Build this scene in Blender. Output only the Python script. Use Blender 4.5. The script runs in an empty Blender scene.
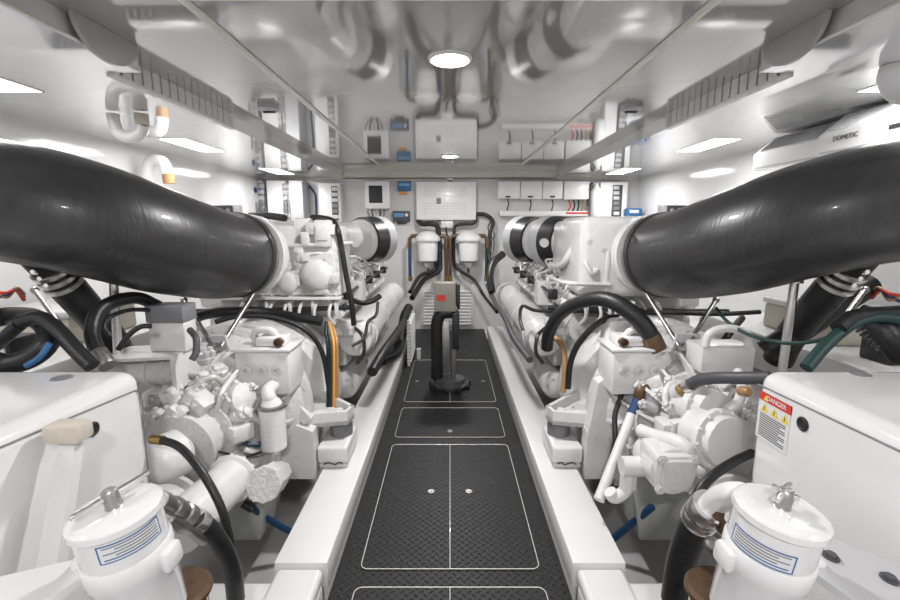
import bpy, bmesh, math, random
from mathutils import Vector, Matrix, Euler
random.seed(7)
C = bpy.context.scene.collection
PI = math.pi
# ------------------------------------------------------------------ camera
PITCH = math.radians(9.46)
CZ = 1.4
cp, sp = math.cos(PITCH), math.sin(PITCH)
def ray(px, py):
    a, b = (px-450)/450.0, (300-py)/450.0
    return Vector((a, cp + b*sp, -sp + b*cp))
def at(px, py, Y):
    r = ray(px, py); t = Y/r.y
    return Vector((r.x*t, Y, CZ + r.z*t))
def atz(px, py, z):
    r = ray(px, py); t = (z-CZ)/r.z
    return Vector((r.x*t, r.y*t, z))
def atx(px, py, X):
    r = ray(px, py); t = X/r.x
    return Vector((X, r.y*t, CZ + r.z*t))
cd = bpy.data.cameras.new('camera'); cam = bpy.data.objects.new('camera', cd); C.objects.link(cam)
cd.sensor_width = 36; cd.lens = 18; cd.clip_start = 0.02
cam.location = (0, 0, CZ); cam.rotation_euler = (PI/2-PITCH, 0, 0)
bpy.context.scene.camera = cam
vs = bpy.context.scene.view_settings; vs.view_transform = 'Standard'; vs.look = 'None'; vs.gamma = 1; vs.use_curve_mapping = False; vs.exposure = -.58

# ------------------------------------------------------------------ materials
def mat(name, col, rough=.4, metal=0, coat=0, bump=0, bscale=40, stretch=None, emit=None, estr=0, var=0, trans=0, spec=.5):
    m = bpy.data.materials.new(name); m.use_nodes = True
    nt = m.node_tree; b = nt.nodes['Principled BSDF']
    b.inputs['Base Color'].default_value = (*col, 1)
    b.inputs['Roughness'].default_value = rough
    b.inputs['Metallic'].default_value = metal
    b.inputs['Coat Weight'].default_value = coat
    b.inputs['Coat Roughness'].default_value = .05
    b.inputs['Specular IOR Level'].default_value = spec
    b.inputs['Transmission Weight'].default_value = trans
    if emit:
        b.inputs['Emission Color'].default_value = (*emit, 1); b.inputs['Emission Strength'].default_value = estr
    if bump or var:
        tc = nt.nodes.new('ShaderNodeTexCoord'); mp = nt.nodes.new('ShaderNodeMapping')
        nt.links.new(tc.outputs['Object'], mp.inputs[0])
        if stretch: mp.inputs['Scale'].default_value = stretch
        n = nt.nodes.new('ShaderNodeTexNoise'); n.inputs['Scale'].default_value = bscale; n.inputs['Detail'].default_value = 5
        nt.links.new(mp.outputs[0], n.inputs['Vector'])
        if bump:
            bp = nt.nodes.new('ShaderNodeBump'); bp.inputs['Strength'].default_value = bump; bp.inputs['Distance'].default_value = .01
            nt.links.new(n.outputs[0], bp.inputs['Height']); nt.links.new(bp.outputs[0], b.inputs['Normal'])
        if var:
            mx = nt.nodes.new('ShaderNodeMix'); mx.data_type = 'RGBA'
            mx.inputs[6].default_value = (*[c*(1-var) for c in col], 1); mx.inputs[7].default_value = (*[min(1, c*(1+var*.6)) for c in col], 1)
            nt.links.new(n.outputs[0], mx.inputs[0]); nt.links.new(mx.outputs[2], b.inputs['Base Color'])
    return m
M_ = {
 'paint': mat('engine_white', (.69, .685, .68), .3, coat=.3, bump=.12, bscale=25, var=.07),
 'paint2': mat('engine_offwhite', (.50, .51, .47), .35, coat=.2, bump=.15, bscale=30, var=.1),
 'cast': mat('cast_paint', (.61, .605, .60), .42, coat=.2, bump=.5, bscale=55, var=.12),
 'gel': mat('gelcoat', (.74, .732, .735), .16, coat=.6, var=.02, bscale=3),
 'beam': mat('beam_paint', (.72, .715, .70), .35, coat=.2, var=.04, bscale=6),
 'wall': mat('wall_gloss', (.76, .76, .765), .12, coat=.5, var=.02, bscale=2),
 'bwall': mat('back_wall', (.66, .65, .64), .35, coat=.2, var=.03, bscale=3),
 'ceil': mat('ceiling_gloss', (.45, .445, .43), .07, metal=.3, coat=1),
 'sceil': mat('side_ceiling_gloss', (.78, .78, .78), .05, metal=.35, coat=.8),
 'bilge': mat('bilge_paint', (.50, .49, .49), .3, coat=.3, var=.12, bscale=5),
 'trimb': mat('beige_trim', (.72, .69, .62), .3, coat=.3),
 'rubber': mat('exhaust_rubber', (.034, .033, .034), .36, coat=.12, bump=.14, bscale=16, stretch=(1.5, 5, .8), var=.5),
 'black': mat('black_rubber', (.012, .012, .013), .42, bump=.2, bscale=60, var=.3),
 'blackpl': mat('black_plastic', (.02, .02, .022), .35),
 'dark': mat('dark_grey', (.07, .07, .075), .5, var=.2),
 'grey': mat('grey_plastic', (.20, .20, .21), .45),
 'lgrey': mat('light_grey', (.50, .50, .51), .4),
 'disc': mat('fan_grey', (.42, .41, .40), .35, coat=.2),
 'steel': mat('steel', (.80, .79, .78), .28, metal=1, bump=.05, bscale=80),
 'brush': mat('dull_steel', (.42, .41, .40), .38, metal=1, bump=.2, bscale=60, var=.15),
 'brass': mat('brass', (.45, .31, .12), .35, metal=1),
 'bronze': mat('bronze', (.16, .10, .06), .45, metal=.6, var=.3),
 'copper': mat('copper_hose', (.45, .26, .12), .4, metal=.2, var=.3),
 'orange': mat('orange_cable', (.75, .32, .06), .5),
 'yellow': mat('yellow', (.8, .62, .08), .5),
 'red': mat('red', (.60, .05, .03), .45),
 'blue': mat('blue', (.02, .055, .15), .4),
 'bluel': mat('label_blue', (.03, .13, .30), .4),
 'bluehose': mat('blue_hose', (.012, .05, .12), .35),
 'green': mat('green_hose', (.010, .042, .036), .45),
 'white': mat('white_plastic', (.78, .78, .78), .3, coat=.2),
 'label': mat('label_paper', (.68, .69, .70), .5),
 'text': mat('print_black', (.03, .03, .03), .6),
 'tan': mat('tan_block', (.58, .53, .45), .5, var=.15),
 'tank': mat('bag_tan', (.30, .28, .24), .45, var=.25, bscale=12),
 'amber': mat('amber_bowl', (.16, .028, .012), .15, coat=.8),
 'screen': mat('screen', (.05, .12, .22), .2, emit=(.2, .45, .75), estr=.35),
 'lamp': mat('lamp_panel', (1, 1, 1), .3, emit=(1, .995, .97), estr=14),
 'lampg': mat('downlight_panel', (1, 1, 1), .3, emit=(.93, 1, .96), estr=12),
}
def tread():
    m = bpy.data.materials.new('tread_plate'); m.use_nodes = True; nt = m.node_tree
    b = nt.nodes['Principled BSDF']
    N = nt.nodes.new; L = nt.links.new
    g = N('ShaderNodeNewGeometry'); s = N('ShaderNodeSeparateXYZ'); L(g.outputs['Position'], s.inputs[0])
    def mth(op, a, c=None):
        n = N('ShaderNodeMath'); n.operation = op
        for i, v in enumerate((a, c)):
            if v is None: continue
            if isinstance(v, (int, float)): n.inputs[i].default_value = v
            else: L(v, n.inputs[i])
        return n.outputs[0]
    A = 1/.026
    # rotate the lattice by 45 degrees so that the bars weave
    u = mth('MULTIPLY', mth('ADD', s.outputs[0], s.outputs[1]), A*.7071)
    v = mth('MULTIPLY', mth('SUBTRACT', s.outputs[0], s.outputs[1]), A*.7071)
    fu, fv = mth('FLOOR', u), mth('FLOOR', v)
    par = mth('ABSOLUTE', mth('MODULO', mth('ADD', fu, fv), 2))
    lu = mth('SUBTRACT', mth('SUBTRACT', u, fu), .5); lv = mth('SUBTRACT', mth('SUBTRACT', v, fv), .5)
    def ell(a, c): return mth('ADD', mth('POWER', mth('MULTIPLY', mth('ABSOLUTE', a), 2.1), 2), mth('POWER', mth('MULTIPLY', mth('ABSOLUTE', c), 5.5), 2))
    e1, e2 = ell(lu, lv), ell(lv, lu)
    inv = mth('SUBTRACT', 1, par)
    e = mth('ADD', mth('MULTIPLY', e1, par), mth('MULTIPLY', e2, inv))
    h = mth('SUBTRACT', 1, mth('MINIMUM', e, 1))
    bp = N('ShaderNodeBump'); bp.inputs['Strength'].default_value = .9; bp.inputs['Distance'].default_value = .006
    L(h, bp.inputs['Height']); L(bp.outputs[0], b.inputs['Normal'])
    b.inputs['Base Color'].default_value = (.012, .0125, .013, 1); b.inputs['Roughness'].default_value = .5
    b.inputs['Coat Weight'].default_value = 0
    return m
M_['tread'] = tread()

# ------------------------------------------------------------------ mesh helpers
FL = 1                      # +1 starboard, -1 port (geometry is mirrored)
WORLD = {}
SIZE = None                 # (origin, factor) for a unit built at another size
def V(*a): return Vector(a[0]) if len(a) == 1 else Vector(a)
def smooth_path(pts, n=8):
    pts = [V(p) for p in pts]
    if len(pts) < 3: return pts
    out = []
    P = [pts[0]*2-pts[1]] + pts + [pts[-1]*2-pts[-2]]
    for i in range(1, len(P)-2):
        p0, p1, p2, p3 = P[i-1:i+3]
        for k in range(n):
            t = k/n
            out.append(.5*((2*p1) + (p2-p0)*t + (2*p0-5*p1+4*p2-p3)*t*t + (3*p1-p0-3*p2+p3)*t*t*t))
    out.append(pts[-1]); return out
class MB:
    def __init__(s): s.bm = bmesh.new()
    def _frame(s, d):
        d = d.normalized(); a = Vector((0, 0, 1)) if abs(d.z) < .9 else Vector((1, 0, 0))
        u = d.cross(a).normalized(); return u, d.cross(u).normalized()
    def box(s, lo, hi, bev=0, seg=2, rot=None, piv=None):
        lo, hi = V(lo), V(hi); c = (lo+hi)/2; d = hi-lo
        r = bmesh.ops.create_cube(s.bm, size=1); vs = r['verts']
        for v in vs: v.co = Vector((v.co.x*abs(d.x), v.co.y*abs(d.y), v.co.z*abs(d.z)))
        if bev > 0:
            es = list({e for v in vs for e in v.link_edges})
            r = bmesh.ops.bevel(s.bm, geom=es, offset=min(bev, min(abs(d.x), abs(d.y), abs(d.z))*.45), segments=seg, affect='EDGES', profile=.5)
            vs = list({v for f in r['faces'] for v in f.verts} | {v for v in vs if v.is_valid})
        R = Euler(rot).to_matrix() if rot else None
        for v in vs: v.co = (R @ v.co if R else v.co) + c
        return s
    def loft(s, rings, cap=True):
        vr = [[s.bm.verts.new(p) for p in r] for r in rings]; n = len(vr[0])
        for a, b in zip(vr, vr[1:]):
            for i in range(n):
                j = (i+1) % n
                s.bm.faces.new((a[i], a[j], b[j], b[i]))
        if cap:
            s.bm.faces.new(vr[0][::-1]); s.bm.faces.new(vr[-1])
        return s
    def tube(s, pts, r, seg=12, n=8, smooth=True, cap=True):
        ctrl = len(pts)
        P = smooth_path(pts, n) if smooth else [V(p) for p in pts]
        if isinstance(r, (list, tuple)):
            R = []
            for i in range(len(P)):
                t = i/(len(P)-1)*(len(r)-1); k = min(int(t), len(r)-2); R.append(r[k]+(r[k+1]-r[k])*(t-k))
        else: R = [r]*len(P)
        T = [(P[min(i+1, len(P)-1)]-P[max(i-1, 0)]).normalized() for i in range(len(P))]
        u, _ = s._frame(T[0]); rings = []
        for i, p in enumerate(P):
            u = (u-T[i]*u.dot(T[i])).normalized(); w = T[i].cross(u)
            rings.append([p+(u*math.cos(a)+w*math.sin(a))*R[i] for a in [2*PI*k/seg for k in range(seg)]])
        return s.loft(rings, cap)
    def cyl(s, a, b, r, r2=None, seg=20):
        return s.lathe(a, V(b)-V(a), [(0, r), ((V(b)-V(a)).length, r if r2 is None else r2)], seg)
    def lathe(s, o, ax, prof, seg=28, cap=True):
        o, ax = V(o), V(ax).normalized(); u, w = s._frame(ax)
        rings = [[o+ax*d+(u*math.cos(a)+w*math.sin(a))*max(r, 1e-4) for a in [2*PI*k/seg for k in range(seg)]] for d, r in prof]
        return s.loft(rings, cap)
    def prism(s, poly, vec):
        poly = [V(p) for p in poly]; return s.loft([poly, [p+V(vec) for p in poly]])
    def ball(s, c, r, sc=(1, 1, 1), seg=16):
        res = bmesh.ops.create_uvsphere(s.bm, u_segments=seg, v_segments=seg//2+1, radius=r)
        for v in res['verts']: v.co = Vector((v.co.x*sc[0], v.co.y*sc[1], v.co.z*sc[2]))+V(c)
        return s
    def bolt(s, c, ax, r=.009, h=.008):
        ax = V(ax).normalized(); return s.lathe(V(c)-ax*.003, ax, [(0, r*1.35), (.004, r*1.35), (.004, r), (h+.003, r)], 6)
    def bolts(s, c, ax, R, n, r=.009, ph=0):
        c = V(c); u, w = s._frame(V(ax))
        for k in range(n):
            a = 2*PI*k/n+ph; s.bolt(c+(u*math.cos(a)+w*math.sin(a))*R, ax, r)
        return s
    def out(s, name, m, parent=None, ang=38, label=None):
        bm = s.bm
        if SIZE:
            for v in bm.verts: v.co = SIZE[0]+SIZE[2] @ ((v.co-SIZE[0])*SIZE[1])
        if FL < 0:
            for v in bm.verts: v.co.x = -v.co.x
        bmesh.ops.recalc_face_normals(bm, faces=bm.faces[:])
        xs = [v.co for v in bm.verts]
        lo = Vector((min(c.x for c in xs), min(c.y for c in xs), min(c.z for c in xs)))
        hi = Vector((max(c.x for c in xs), max(c.y for c in xs), max(c.z for c in xs)))
        o = Vector(((lo.x+hi.x)/2, (lo.y+hi.y)/2, lo.z))
        for v in bm.verts: v.co -= o
        me = bpy.data.meshes.new(name); bm.to_mesh(me); bm.free()
        for p in me.polygons: p.use_smooth = True
        me.set_sharp_from_angle(angle=math.radians(ang))
        me.materials.append(M_[m] if isinstance(m, str) else m)
        ob = bpy.data.objects.new(name, me); C.objects.link(ob)
        if parent is not None:
            ob.parent = parent; ob.location = o-WORLD[parent]
        else: ob.location = o
        WORLD[ob] = o
        if label: ob['label'] = label
        return ob
def thing(name, label, cat, loc=(0, 0, 0), group=None):
    o = bpy.data.objects.new(name, None); C.objects.link(o); l = V(loc); l.x *= FL
    o.location = l; WORLD[o] = l; o.empty_display_size = .05
    return tag(o, label, cat, group)
def tag(o, label, cat, group=None):
    o['label'] = label; o['category'] = cat
    if group: o['group'] = group
    return o
def struct(o): o['kind'] = 'structure'; return o
def sd(l, r): return r if FL > 0 else l
def text(body, size, loc, rx, ry, rz, m, parent, name='lettering', align='CENTER', sx=1.0):
    cu = bpy.data.curves.new(name, 'FONT'); cu.body = body; cu.size = size; cu.align_x = align; cu.align_y = 'CENTER'; cu.extrude = .0006
    t = bpy.data.objects.new(name, cu); C.objects.link(t)
    dg = bpy.context.evaluated_depsgraph_get(); me = bpy.data.meshes.new_from_object(t.evaluated_get(dg))
    bpy.data.objects.remove(t); me.materials.clear(); me.materials.append(M_[m])
    o = bpy.data.objects.new(name, me); C.objects.link(o); o.rotation_euler = (rx, ry, rz); o.scale = (sx, 1, 1)
    l = V(loc); o.parent = parent; o.location = l-WORLD[parent]; WORLD[o] = l
    return o

# ================================================================== SETTING
HC, HS = 2.08, 2.0          # centre and side ceiling heights
YB = 6.0; XW = 2.45; YF = -1.6
# floor: walkway and bilge
struct(MB().box((-.464, YF, -.03), (.464, YB, 0)).out('floor', 'tread'))
b = MB(); b.box((-XW, YF, -.42), (XW, YB+.1, -.36)); struct(b.out('floor', 'bilge'))
struct(MB().box((-XW-.06, YF, -.42), (-XW, YB, 2.1)).out('wall_left', 'wall'))
struct(MB().box((XW, YF, -.42), (XW+.06, YB, 2.1)).out('wall_right', 'wall'))
struct(MB().box((-XW-.06, YB, -.42), (XW+.06, YB+.06, 2.2)).out('wall_back', 'bwall'))
struct(MB().box((-XW-.06, YF-.06, -.42), (XW+.06, YF, 2.2)).out('wall_front', 'wall'))
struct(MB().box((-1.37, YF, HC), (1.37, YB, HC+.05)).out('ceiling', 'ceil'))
for FL in (-1, 1):
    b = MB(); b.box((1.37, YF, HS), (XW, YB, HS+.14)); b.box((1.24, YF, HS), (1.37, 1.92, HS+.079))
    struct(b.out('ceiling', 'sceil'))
    # ledge bead along the step
    struct(MB().tube([(1.235, YF, HS+.004), (1.235, 1.92, HS+.004)], .006, 6, smooth=False).out('trim_1', 'trimb'))
FL = 1
struct(MB().box((-1.369, YB-.05, 1.985), (1.369, YB, HC)).box((-XW, YB-.05, 1.975), (XW, YB, 1.999)).out('trim_2', 'trimb'))
# rectangular bead frame in the ceiling
for nm, lo, hi in (('trim_3', (-.83, .9, HC-.006), (-.795, 5.26, HC)), ('trim_4', (.795, .9, HC-.006), (.83, 5.26, HC)),
                   ('trim_5', (-.795, 5.225, HC-.006), (.795, 5.26, HC)), ('trim_6', (-.795, 1.48, HC-.006), (.795, 1.505, HC))):
    struct(MB().box(lo, hi, .002).out(nm, 'trimb'))
# walkway side gutters (structure that carries the tread plate)
struct(MB().box((-.70, 5.6, -.36), (.70, YB, -.03)).out('trim_7', 'beam'))

# ================================================================== LIGHTS
def area(name, loc, sx, sy, power, col=(1, .985, .985)):
    ld = bpy.data.lights.new(name, 'AREA'); ld.shape = 'RECTANGLE'; ld.size = sx; ld.size_y = sy; ld.energy = power; ld.color = col
    o = bpy.data.objects.new(name, ld); C.objects.link(o); o.location = loc; return o
side_name = {-1: 'left', 1: 'right'}
for FL in (-1, 1):
    S = side_name[FL]
    for i, Y in enumerate((.3, 1.9, 3.58, 5.25)):
        pos = ('behind the nearest', 'nearest', 'middle', 'farthest')[i]
        t = thing('ceiling_light', f'{pos} rectangular flush ceiling light on the {S} side above the engine', 'light', (1.95, Y, HS-.014), 'rectangular ceiling lights')
        b = MB(); b.box((1.848, Y-.28, HS-.004), (2.052, Y-.272, HS)); b.box((1.848, Y+.272, HS-.004), (2.052, Y+.28, HS)); b.box((1.848, Y-.272, HS-.004), (1.856, Y+.272, HS)); b.box((2.044, Y-.272, HS-.004), (2.052, Y+.272, HS))
        b.out('frame', 'white', t)
        MB().box((1.856, Y-.272, HS-.005), (2.044, Y+.272, HS)).out('diffuser', 'lamp', t)
        area('ceiling_lamp', (1.95*FL, Y, HS-.03), .2, .56, 11.5)
FL = 1
for i, Y in enumerate((-.6, 2.0, 4.65)):
    t = thing('downlight', ('round ceiling downlight behind the camera over the walkway', 'large round glowing downlight in the middle of the glossy ceiling', 'small far round downlight in the ceiling near the back wall')[i], 'light', (0, Y, HC-.012), 'round ceiling downlights')
    MB().lathe((0, Y, HC), (0, 0, -1), [(0, .092), (.008, .09), (.011, .08), (.004, .078)], 36).out('trim_ring', 'white', t)
    MB().lathe((0, Y, HC-.003), (0, 0, -1), [(0, .078), (.009, .076)], 36).out('lens', 'lampg', t)
    l = area('downlight_lamp', (0, Y, HC-.03), (.15), .15, (62, 48, 34)[i]); l.data.shape = 'DISK'
w = bpy.data.worlds.new('world'); bpy.context.scene.world = w; w.use_nodes = True
w.node_tree.nodes['Background'].inputs[0].default_value = (1, 1, 1, 1); w.node_tree.nodes['Background'].inputs[1].default_value = .1

# ================================================================== CEILING FITTINGS
for FL in (-1, 1):
    S = side_name[FL]
    t = thing('air_louver', f'long slatted air louver in the ceiling step on the {S} side', 'vent', (1.37, 2.42, HS))
    b = MB(); b.box((1.345, 1.93, HS-.012), (1.38, 2.95, HS+.004), .003); b.box((1.345, 1.93, HS), (1.38, 1.96, HC)); b.box((1.345, 2.92, HS), (1.38, 2.95, HC)); b.out('frame', 'white', t)
    MB().box((1.364, 1.96, HS+.004), (1.3695, 2.92, HC)).out('backing', 'grey', t)
    for k in range(15):
        y = 1.99+k*.065
        MB().box((1.350, y, HS+.004), (1.364, y+.046, HC), rot=(0, 0, .1)).out('slat', 'white', t)
    t2 = thing('air_louver', f'nearer slatted air louver beside the round fan plate on the {S} side', 'vent', (1.23, .8, HS))
    MB().box((1.222, .55, HS-.006), (1.2235, 1.08, HS+.006), .003).out('frame', 'white', t2)
    for k in range(6):
        y = .58+k*.076
        MB().box((1.222, y, HS+.004), (1.238, y+.066, HC), rot=(0, 0, .1)).out('slat', 'white', t2)
    b = MB(); b.prism([(1.205, 1.72+.15*math.cos(a), HC-.001-.11*math.sin(a)) for a in [PI*k/20 for k in range(21)]], (.016, 0, 0))
    o = b.out('fan_plate', 'disc'); tag(o, f'round grey fan plate on the {S} side of the glossy ceiling between two louvers', 'vent')
    # small sensor cluster
    b = MB(); c = V(1.05, 2.75, HC); b.lathe(c, (0, 0, -1), [(0, .06), (.02, .06), (.03, .045), (.03, 0)], 20)
    t = thing('smoke_detector', f'small round detector on the glossy ceiling beside the {S} louver', 'detector', c-V(0, 0, .05))
    b.out('base', 'lgrey', t); b = MB()
    for k in range(6): b.box(c+V(-.035+.012*k, -.01, -.04), c+V(-.03+.012*k, .01, -.03))
    b.out('grille', 'blackpl', t)
FL = 1
t = thing('dome_camera', 'tiny black dome camera under the beige cornice at the centre of the back wall', 'camera', (0, 5.9, 1.94))
MB().lathe((0, 5.9, 1.985), (0, 0, -1), [(0, .04), (.02, .04), (.025, .03)], 20).out('base', 'white', t)
MB().ball((0, 5.9, 1.96), .022).out('dome', 'blackpl', t)

# white goosenecks on the left
FL = -1
for i, (X, Y, z0, w_) in enumerate(((1.75, 2.55, 1.99, .075), (2.28, 3.62, 1.93, .09))):
    t = thing('vent_pipe', ('white bent vent pipe hanging under the left louver', 'white gooseneck vent pipe standing out above the left black exhaust hose')[i], 'pipe', (X, Y, z0-.25))
    if i == 0:
        MB().tube([(X+.06, Y, z0), (X+.06, Y, z0-.04), (X+.04, Y, z0-.10), (X-.02, Y, z0-.12), (X-.075, Y, z0-.10), (X-.09, Y, z0-.06)], .030, 14).out('pipe', 'white', t)
        MB().cyl((X-.09, Y, z0-.0), (X-.09, Y, z0-.06), .034).out('collar', 'tan', t)
    else:
        MB().tube([(X+.08, Y, z0-.3), (X+.08, Y, z0-.12), (X+.03, Y, z0-.04), (X-.05, Y, z0-.05), (X-.08, Y, z0-.14)], .045, 14).out('pipe', 'white', t)
        MB().cyl((X-.08, Y, z0-.13), (X-.085, Y, z0-.21), .042).out('collar', 'copper', t)
        MB().box((X-.1, Y-.03, z0-.32), (2.449, Y+.03, z0-.29)).out('bracket', 'white', t)
FL = 1
# air conditioning units, top right
for i, (y0, y1, xo) in enumerate(((.95, 1.80, 1.93), (1.86, 2.55, 2.0), (2.62, 3.2, 2.08))):
    z0, z1 = 1.765, 1.985
    t = thing('air_conditioner', ('nearest white air conditioning unit high on the right wall with printed name', 'middle white air conditioning unit high on the right wall', 'farthest white air conditioning unit high on the right wall')[i], 'air conditioner', (xo, (y0+y1)/2, z0), 'air conditioning units on the right wall')
    b = MB(); zz = z1
    prof = [(xo, z0), (xo, z0+.11), (xo+.13, zz), (XW-.002, zz), (XW-.002, z0)]
    b.prism([(x, y0, z) for x, z in prof], (0, y1-y0, 0)); b.out('housing', 'white', t, ang=20)
    # grille on the sloped face
    d = V(.13, 0, zz-z0-.11).normalized(); n = V(-d.z, 0, d.x); GL = V(.13, 0, zz-z0-.11).length
    b = MB()
    for k in range(int((y1-y0)/.022)-2):
        y = y0+.03+k*.022; p = V(xo, y, z0+.11)+d*.02+n*.002; q = p+d*(GL-.04)
        b.tube([p, q], .004, 5, smooth=False)
    b.out('grille', 'lgrey', t)
    MB().box((xo-.003, y0+.02, z0+.012), (xo, y1-.02, z0+.02)).out('seam', 'lgrey', t)
    if i < 2:
        text('DOMETIC', .034, (xo-.003, y1-.17-.1*(i == 0), z0+.075), PI/2, 0, -PI/2, 'text', t)
        MB().box((xo-.003, y1-.48, z0+.065), (xo, y1-.40, z0+.085)).out('badge', 'blackpl', t)
o = MB().tube([(1.70, 1.83, 1.995), (1.70, 1.83, 1.95), (1.75, 1.83, 1.91), (1.92, 1.83, 1.90)], .055, 18).out('air_duct', 'white')
tag(o, 'rounded white air duct elbow dropping from the ceiling to the air conditioners', 'duct')

# ================================================================== WALKWAY
def hatch(y0, y1, label, split, latches, hw=.37):
    t = thing('floor_hatch', label, 'hatch', (0, (y0+y1)/2, .001), 'floor hatches in the walkway')
    e = .006
    def leaf(x0, x1):
        MB().box((x0, y0, .0005), (x1, y1, .004), .0015, 1).out('hatch_plate', 'tread', t)
    if split: leaf(-hw+e, -.003); leaf(.003, hw-e)
    else: leaf(-hw+e, hw-e)
    b = MB(); r = .03; P = []
    for cx, cy, a0 in ((hw-r, y1-r, 0), (-hw+r, y1-r, PI/2), (-hw+r, y0+r, PI), (hw-r, y0+r, 1.5*PI)):
        for k in range(5): a = a0+k*PI/8; P.append(V(cx+r*math.cos(a), cy+r*math.sin(a), .0042))
    P.append(P[0]); b.tube(P, .0019, 6, smooth=False)
    if split: b.tube([(0, y0, .0042), (0, y1, .0042)], .0017, 6, smooth=False)
    b.out('edge_trim', 'trimb', t)
    for x, y in latches: MB().lathe((x, y, .003), (0, 0, 1), [(0, .018), (.004, .017), (.004, .008), (.006, .007)], 20).out('latch', 'brush', t)
hatch(.6, 1.55, 'nearest hatch in the black walkway, cut off by the bottom of the photo', True, [])
hatch(1.645, 2.71, 'large double-leaf walkway hatch with two round steel latches', True, [(-.1, 2.19), (.1, 2.19)])
hatch(2.81, 3.30, 'small single-leaf walkway hatch in front of the upright pump', False, [(0, 2.9)])
hatch(3.42, 4.55, 'far walkway hatch under the upright pump', True, [(-.3, 3.9), (.3, 3.9)])

# ================================================================== BEARERS
for FL in (-1, 1):
    S = side_name[FL]
    t = thing('engine_bearer', f'long white engine bearer beam along the {S} edge of the walkway', 'beam', (.567, 3.5, -.36))
    MB().box((.466, 1.52, .03), (.669, 5.55, .136), .006).out('top_flange', 'beam', t)
    MB().box((.475, 1.56, -.36), (.62, 5.55, .03), .004).out('web', 'beam', t)
    t = thing('cross_beam', f'white rounded transverse beam at the bottom {S} corner of the walkway', 'beam', (1.0, 1.4, -.36))
    MB().box((.475, 1.12, -.05), (.94, 1.49, .085), .02, 3).out('beam', 'beam', t)
    b = MB()
    P = [(.49, 1.49, .03), (.49, 1.2, .115), (.60, 1.2, .125), (.66, 1.3, .12), (.74, 1.4, .088), (.74, 1.49, .03)]
    b.box((.478, 1.2, .06), (.655, 1.515, .122), .02, 3)
    b.out('gusset', 'beam', t)
    MB().box((.6, 1.2, -.36), (.94, 1.4, -.05)).out('web', 'beam', t)
    o = MB().box((1.75, 1.5, -.36), (XW-.005, 5.9, .55), .03).out('side_stringer', 'beam'); tag(o, f'broad white hull stringer running under the {S} wall', 'stringer')
FL = 1

# ================================================================== BACK WALL
def wb(b, x0, y0, x1, y1, d, bev=.008, back=0.001):
    """box on the back wall: its front face spans the measured rectangle, d is its depth"""
    Y = YB-d; a, c = at(x0, y0, Y), at(x1, y1, Y)
    return b.box((a.x, Y, c.z), (c.x, YB-back, a.z), bev)
def wp(px, py, d): return at(px, py, YB-d)
# large vented panel
t = thing('electrical_cabinet', 'large pale vented panel box with small square badge at the centre of the back wall', 'cabinet', wp(445, 219, .1))
wb(MB(), 416, 181.5, 476, 220, .14, .01).out('housing', 'white', t)
for rows in (range(5), range(7, 12)):
    b = MB()
    for gx in range(21):
        for gy in rows:
            x, y = 425+gx*2.05, 186+gy*2.5
            if 436 < x < 444 and 192 < y < 206: continue
            p = wp(x, y, .141); b.box(p-V(.004, 0, .010), p+V(.004, .003, .010))
    b.out('vent_slots', 'lgrey', t)
wb(MB(), 436.5, 198, 441, 204, .145, .001, .13).out('badge', 'grey', t)
b = MB(); wb(b, 441, 220, 453, 228, .1, .004); o = b.out('junction_box', 'white'); tag(o, 'small white junction box under the large vented panel', 'box')
# displays
t = thing('control_display', 'blue control display with orange strip left of the large vented panel', 'display', wp(404, 192, .05))
wb(MB(), 397.5, 181.5, 411, 191, .05, .003).out('housing', 'bluel', t); wb(MB(), 399, 183, 409.5, 186, .052, .001, .04).out('screen', 'screen', t); wb(MB(), 400, 191.5, 407, 194.5, .03, .002).out('warning_strip', 'orange', t)
t = thing('gauge_display', 'dark display with pale blue readout and dial above the left fuel separator', 'display', wp(402, 222, .05))
wb(MB(), 392.5, 211, 410, 221.5, .06, .004).out('housing', 'dark', t); wb(MB(), 394, 213, 404, 217, .062, .001, .05).out('screen', 'screen', t)
p = wp(406.5, 215, .062); MB().lathe(p, (0, -1, 0), [(0, .02), (.006, .018)], 16).out('dial', 'white', t)
wb(MB(), 397, 221.5, 406, 224, .05, .004).out('foot', 'blackpl', t)
t = thing('inverter', 'white square inverter box with black screen and cables below it on the back wall', 'inverter', wp(378, 210, .15))
wb(MB(), 364, 180.5, 390, 209, .18, .03).out('housing', 'white', t); wb(MB(), 368.5, 185.5, 382.5, 203, .185, .004, .17).out('screen', 'blackpl', t)
for k in range(5):
    x = 368+k*4; MB().tube([wp(x, 209, .1), wp(x+.4, 214, .1), wp(374+k*1.5, 222, .09)], .009, 8).out('cable', ['grey', 'black', 'lgrey', 'black', 'grey'][k], t)
# tall cabinets left
def tallcab(x0, x1, y0, y1, strip, label, side=True, pal='white', dd=.22):
    t = thing('switch_cabinet', label, 'cabinet', wp((x0+x1)/2, y1, dd))
    wb(MB(), x0, y0, x1, y1, dd, .006).out('housing', pal, t)
    sx0, sx1 = strip
    b = MB(); wb(b, sx0, y0+3, sx1, y1-1, dd+.004, .001, dd-.01); b.out('breaker_strip', 'dark' if side else 'grey', t)
    cols = ['lgrey', 'label', 'grey', 'lgrey', 'label', 'grey', 'lgrey']
    n = 9
    for k in range(n):
        ya = y0+4.2+(y1-y0-7)/n*k; wb(MB(), sx0+.8, ya, sx1-.8, ya+(y1-y0)/n*.55, dd+.01, .001, dd-.01).out('breaker', cols[(k*3) % 7], t)
    return t
tallcab(247, 266, 180, 240, (257.5, 265), 'leftmost narrow grey switch cabinet with breaker strip on the back wall', False, 'lgrey', .15)
tallcab(266, 288.5, 180.5, 240, (282, 288), 'pale switch cabinet with breaker strip second from the left corner', False, 'white', .2)
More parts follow.
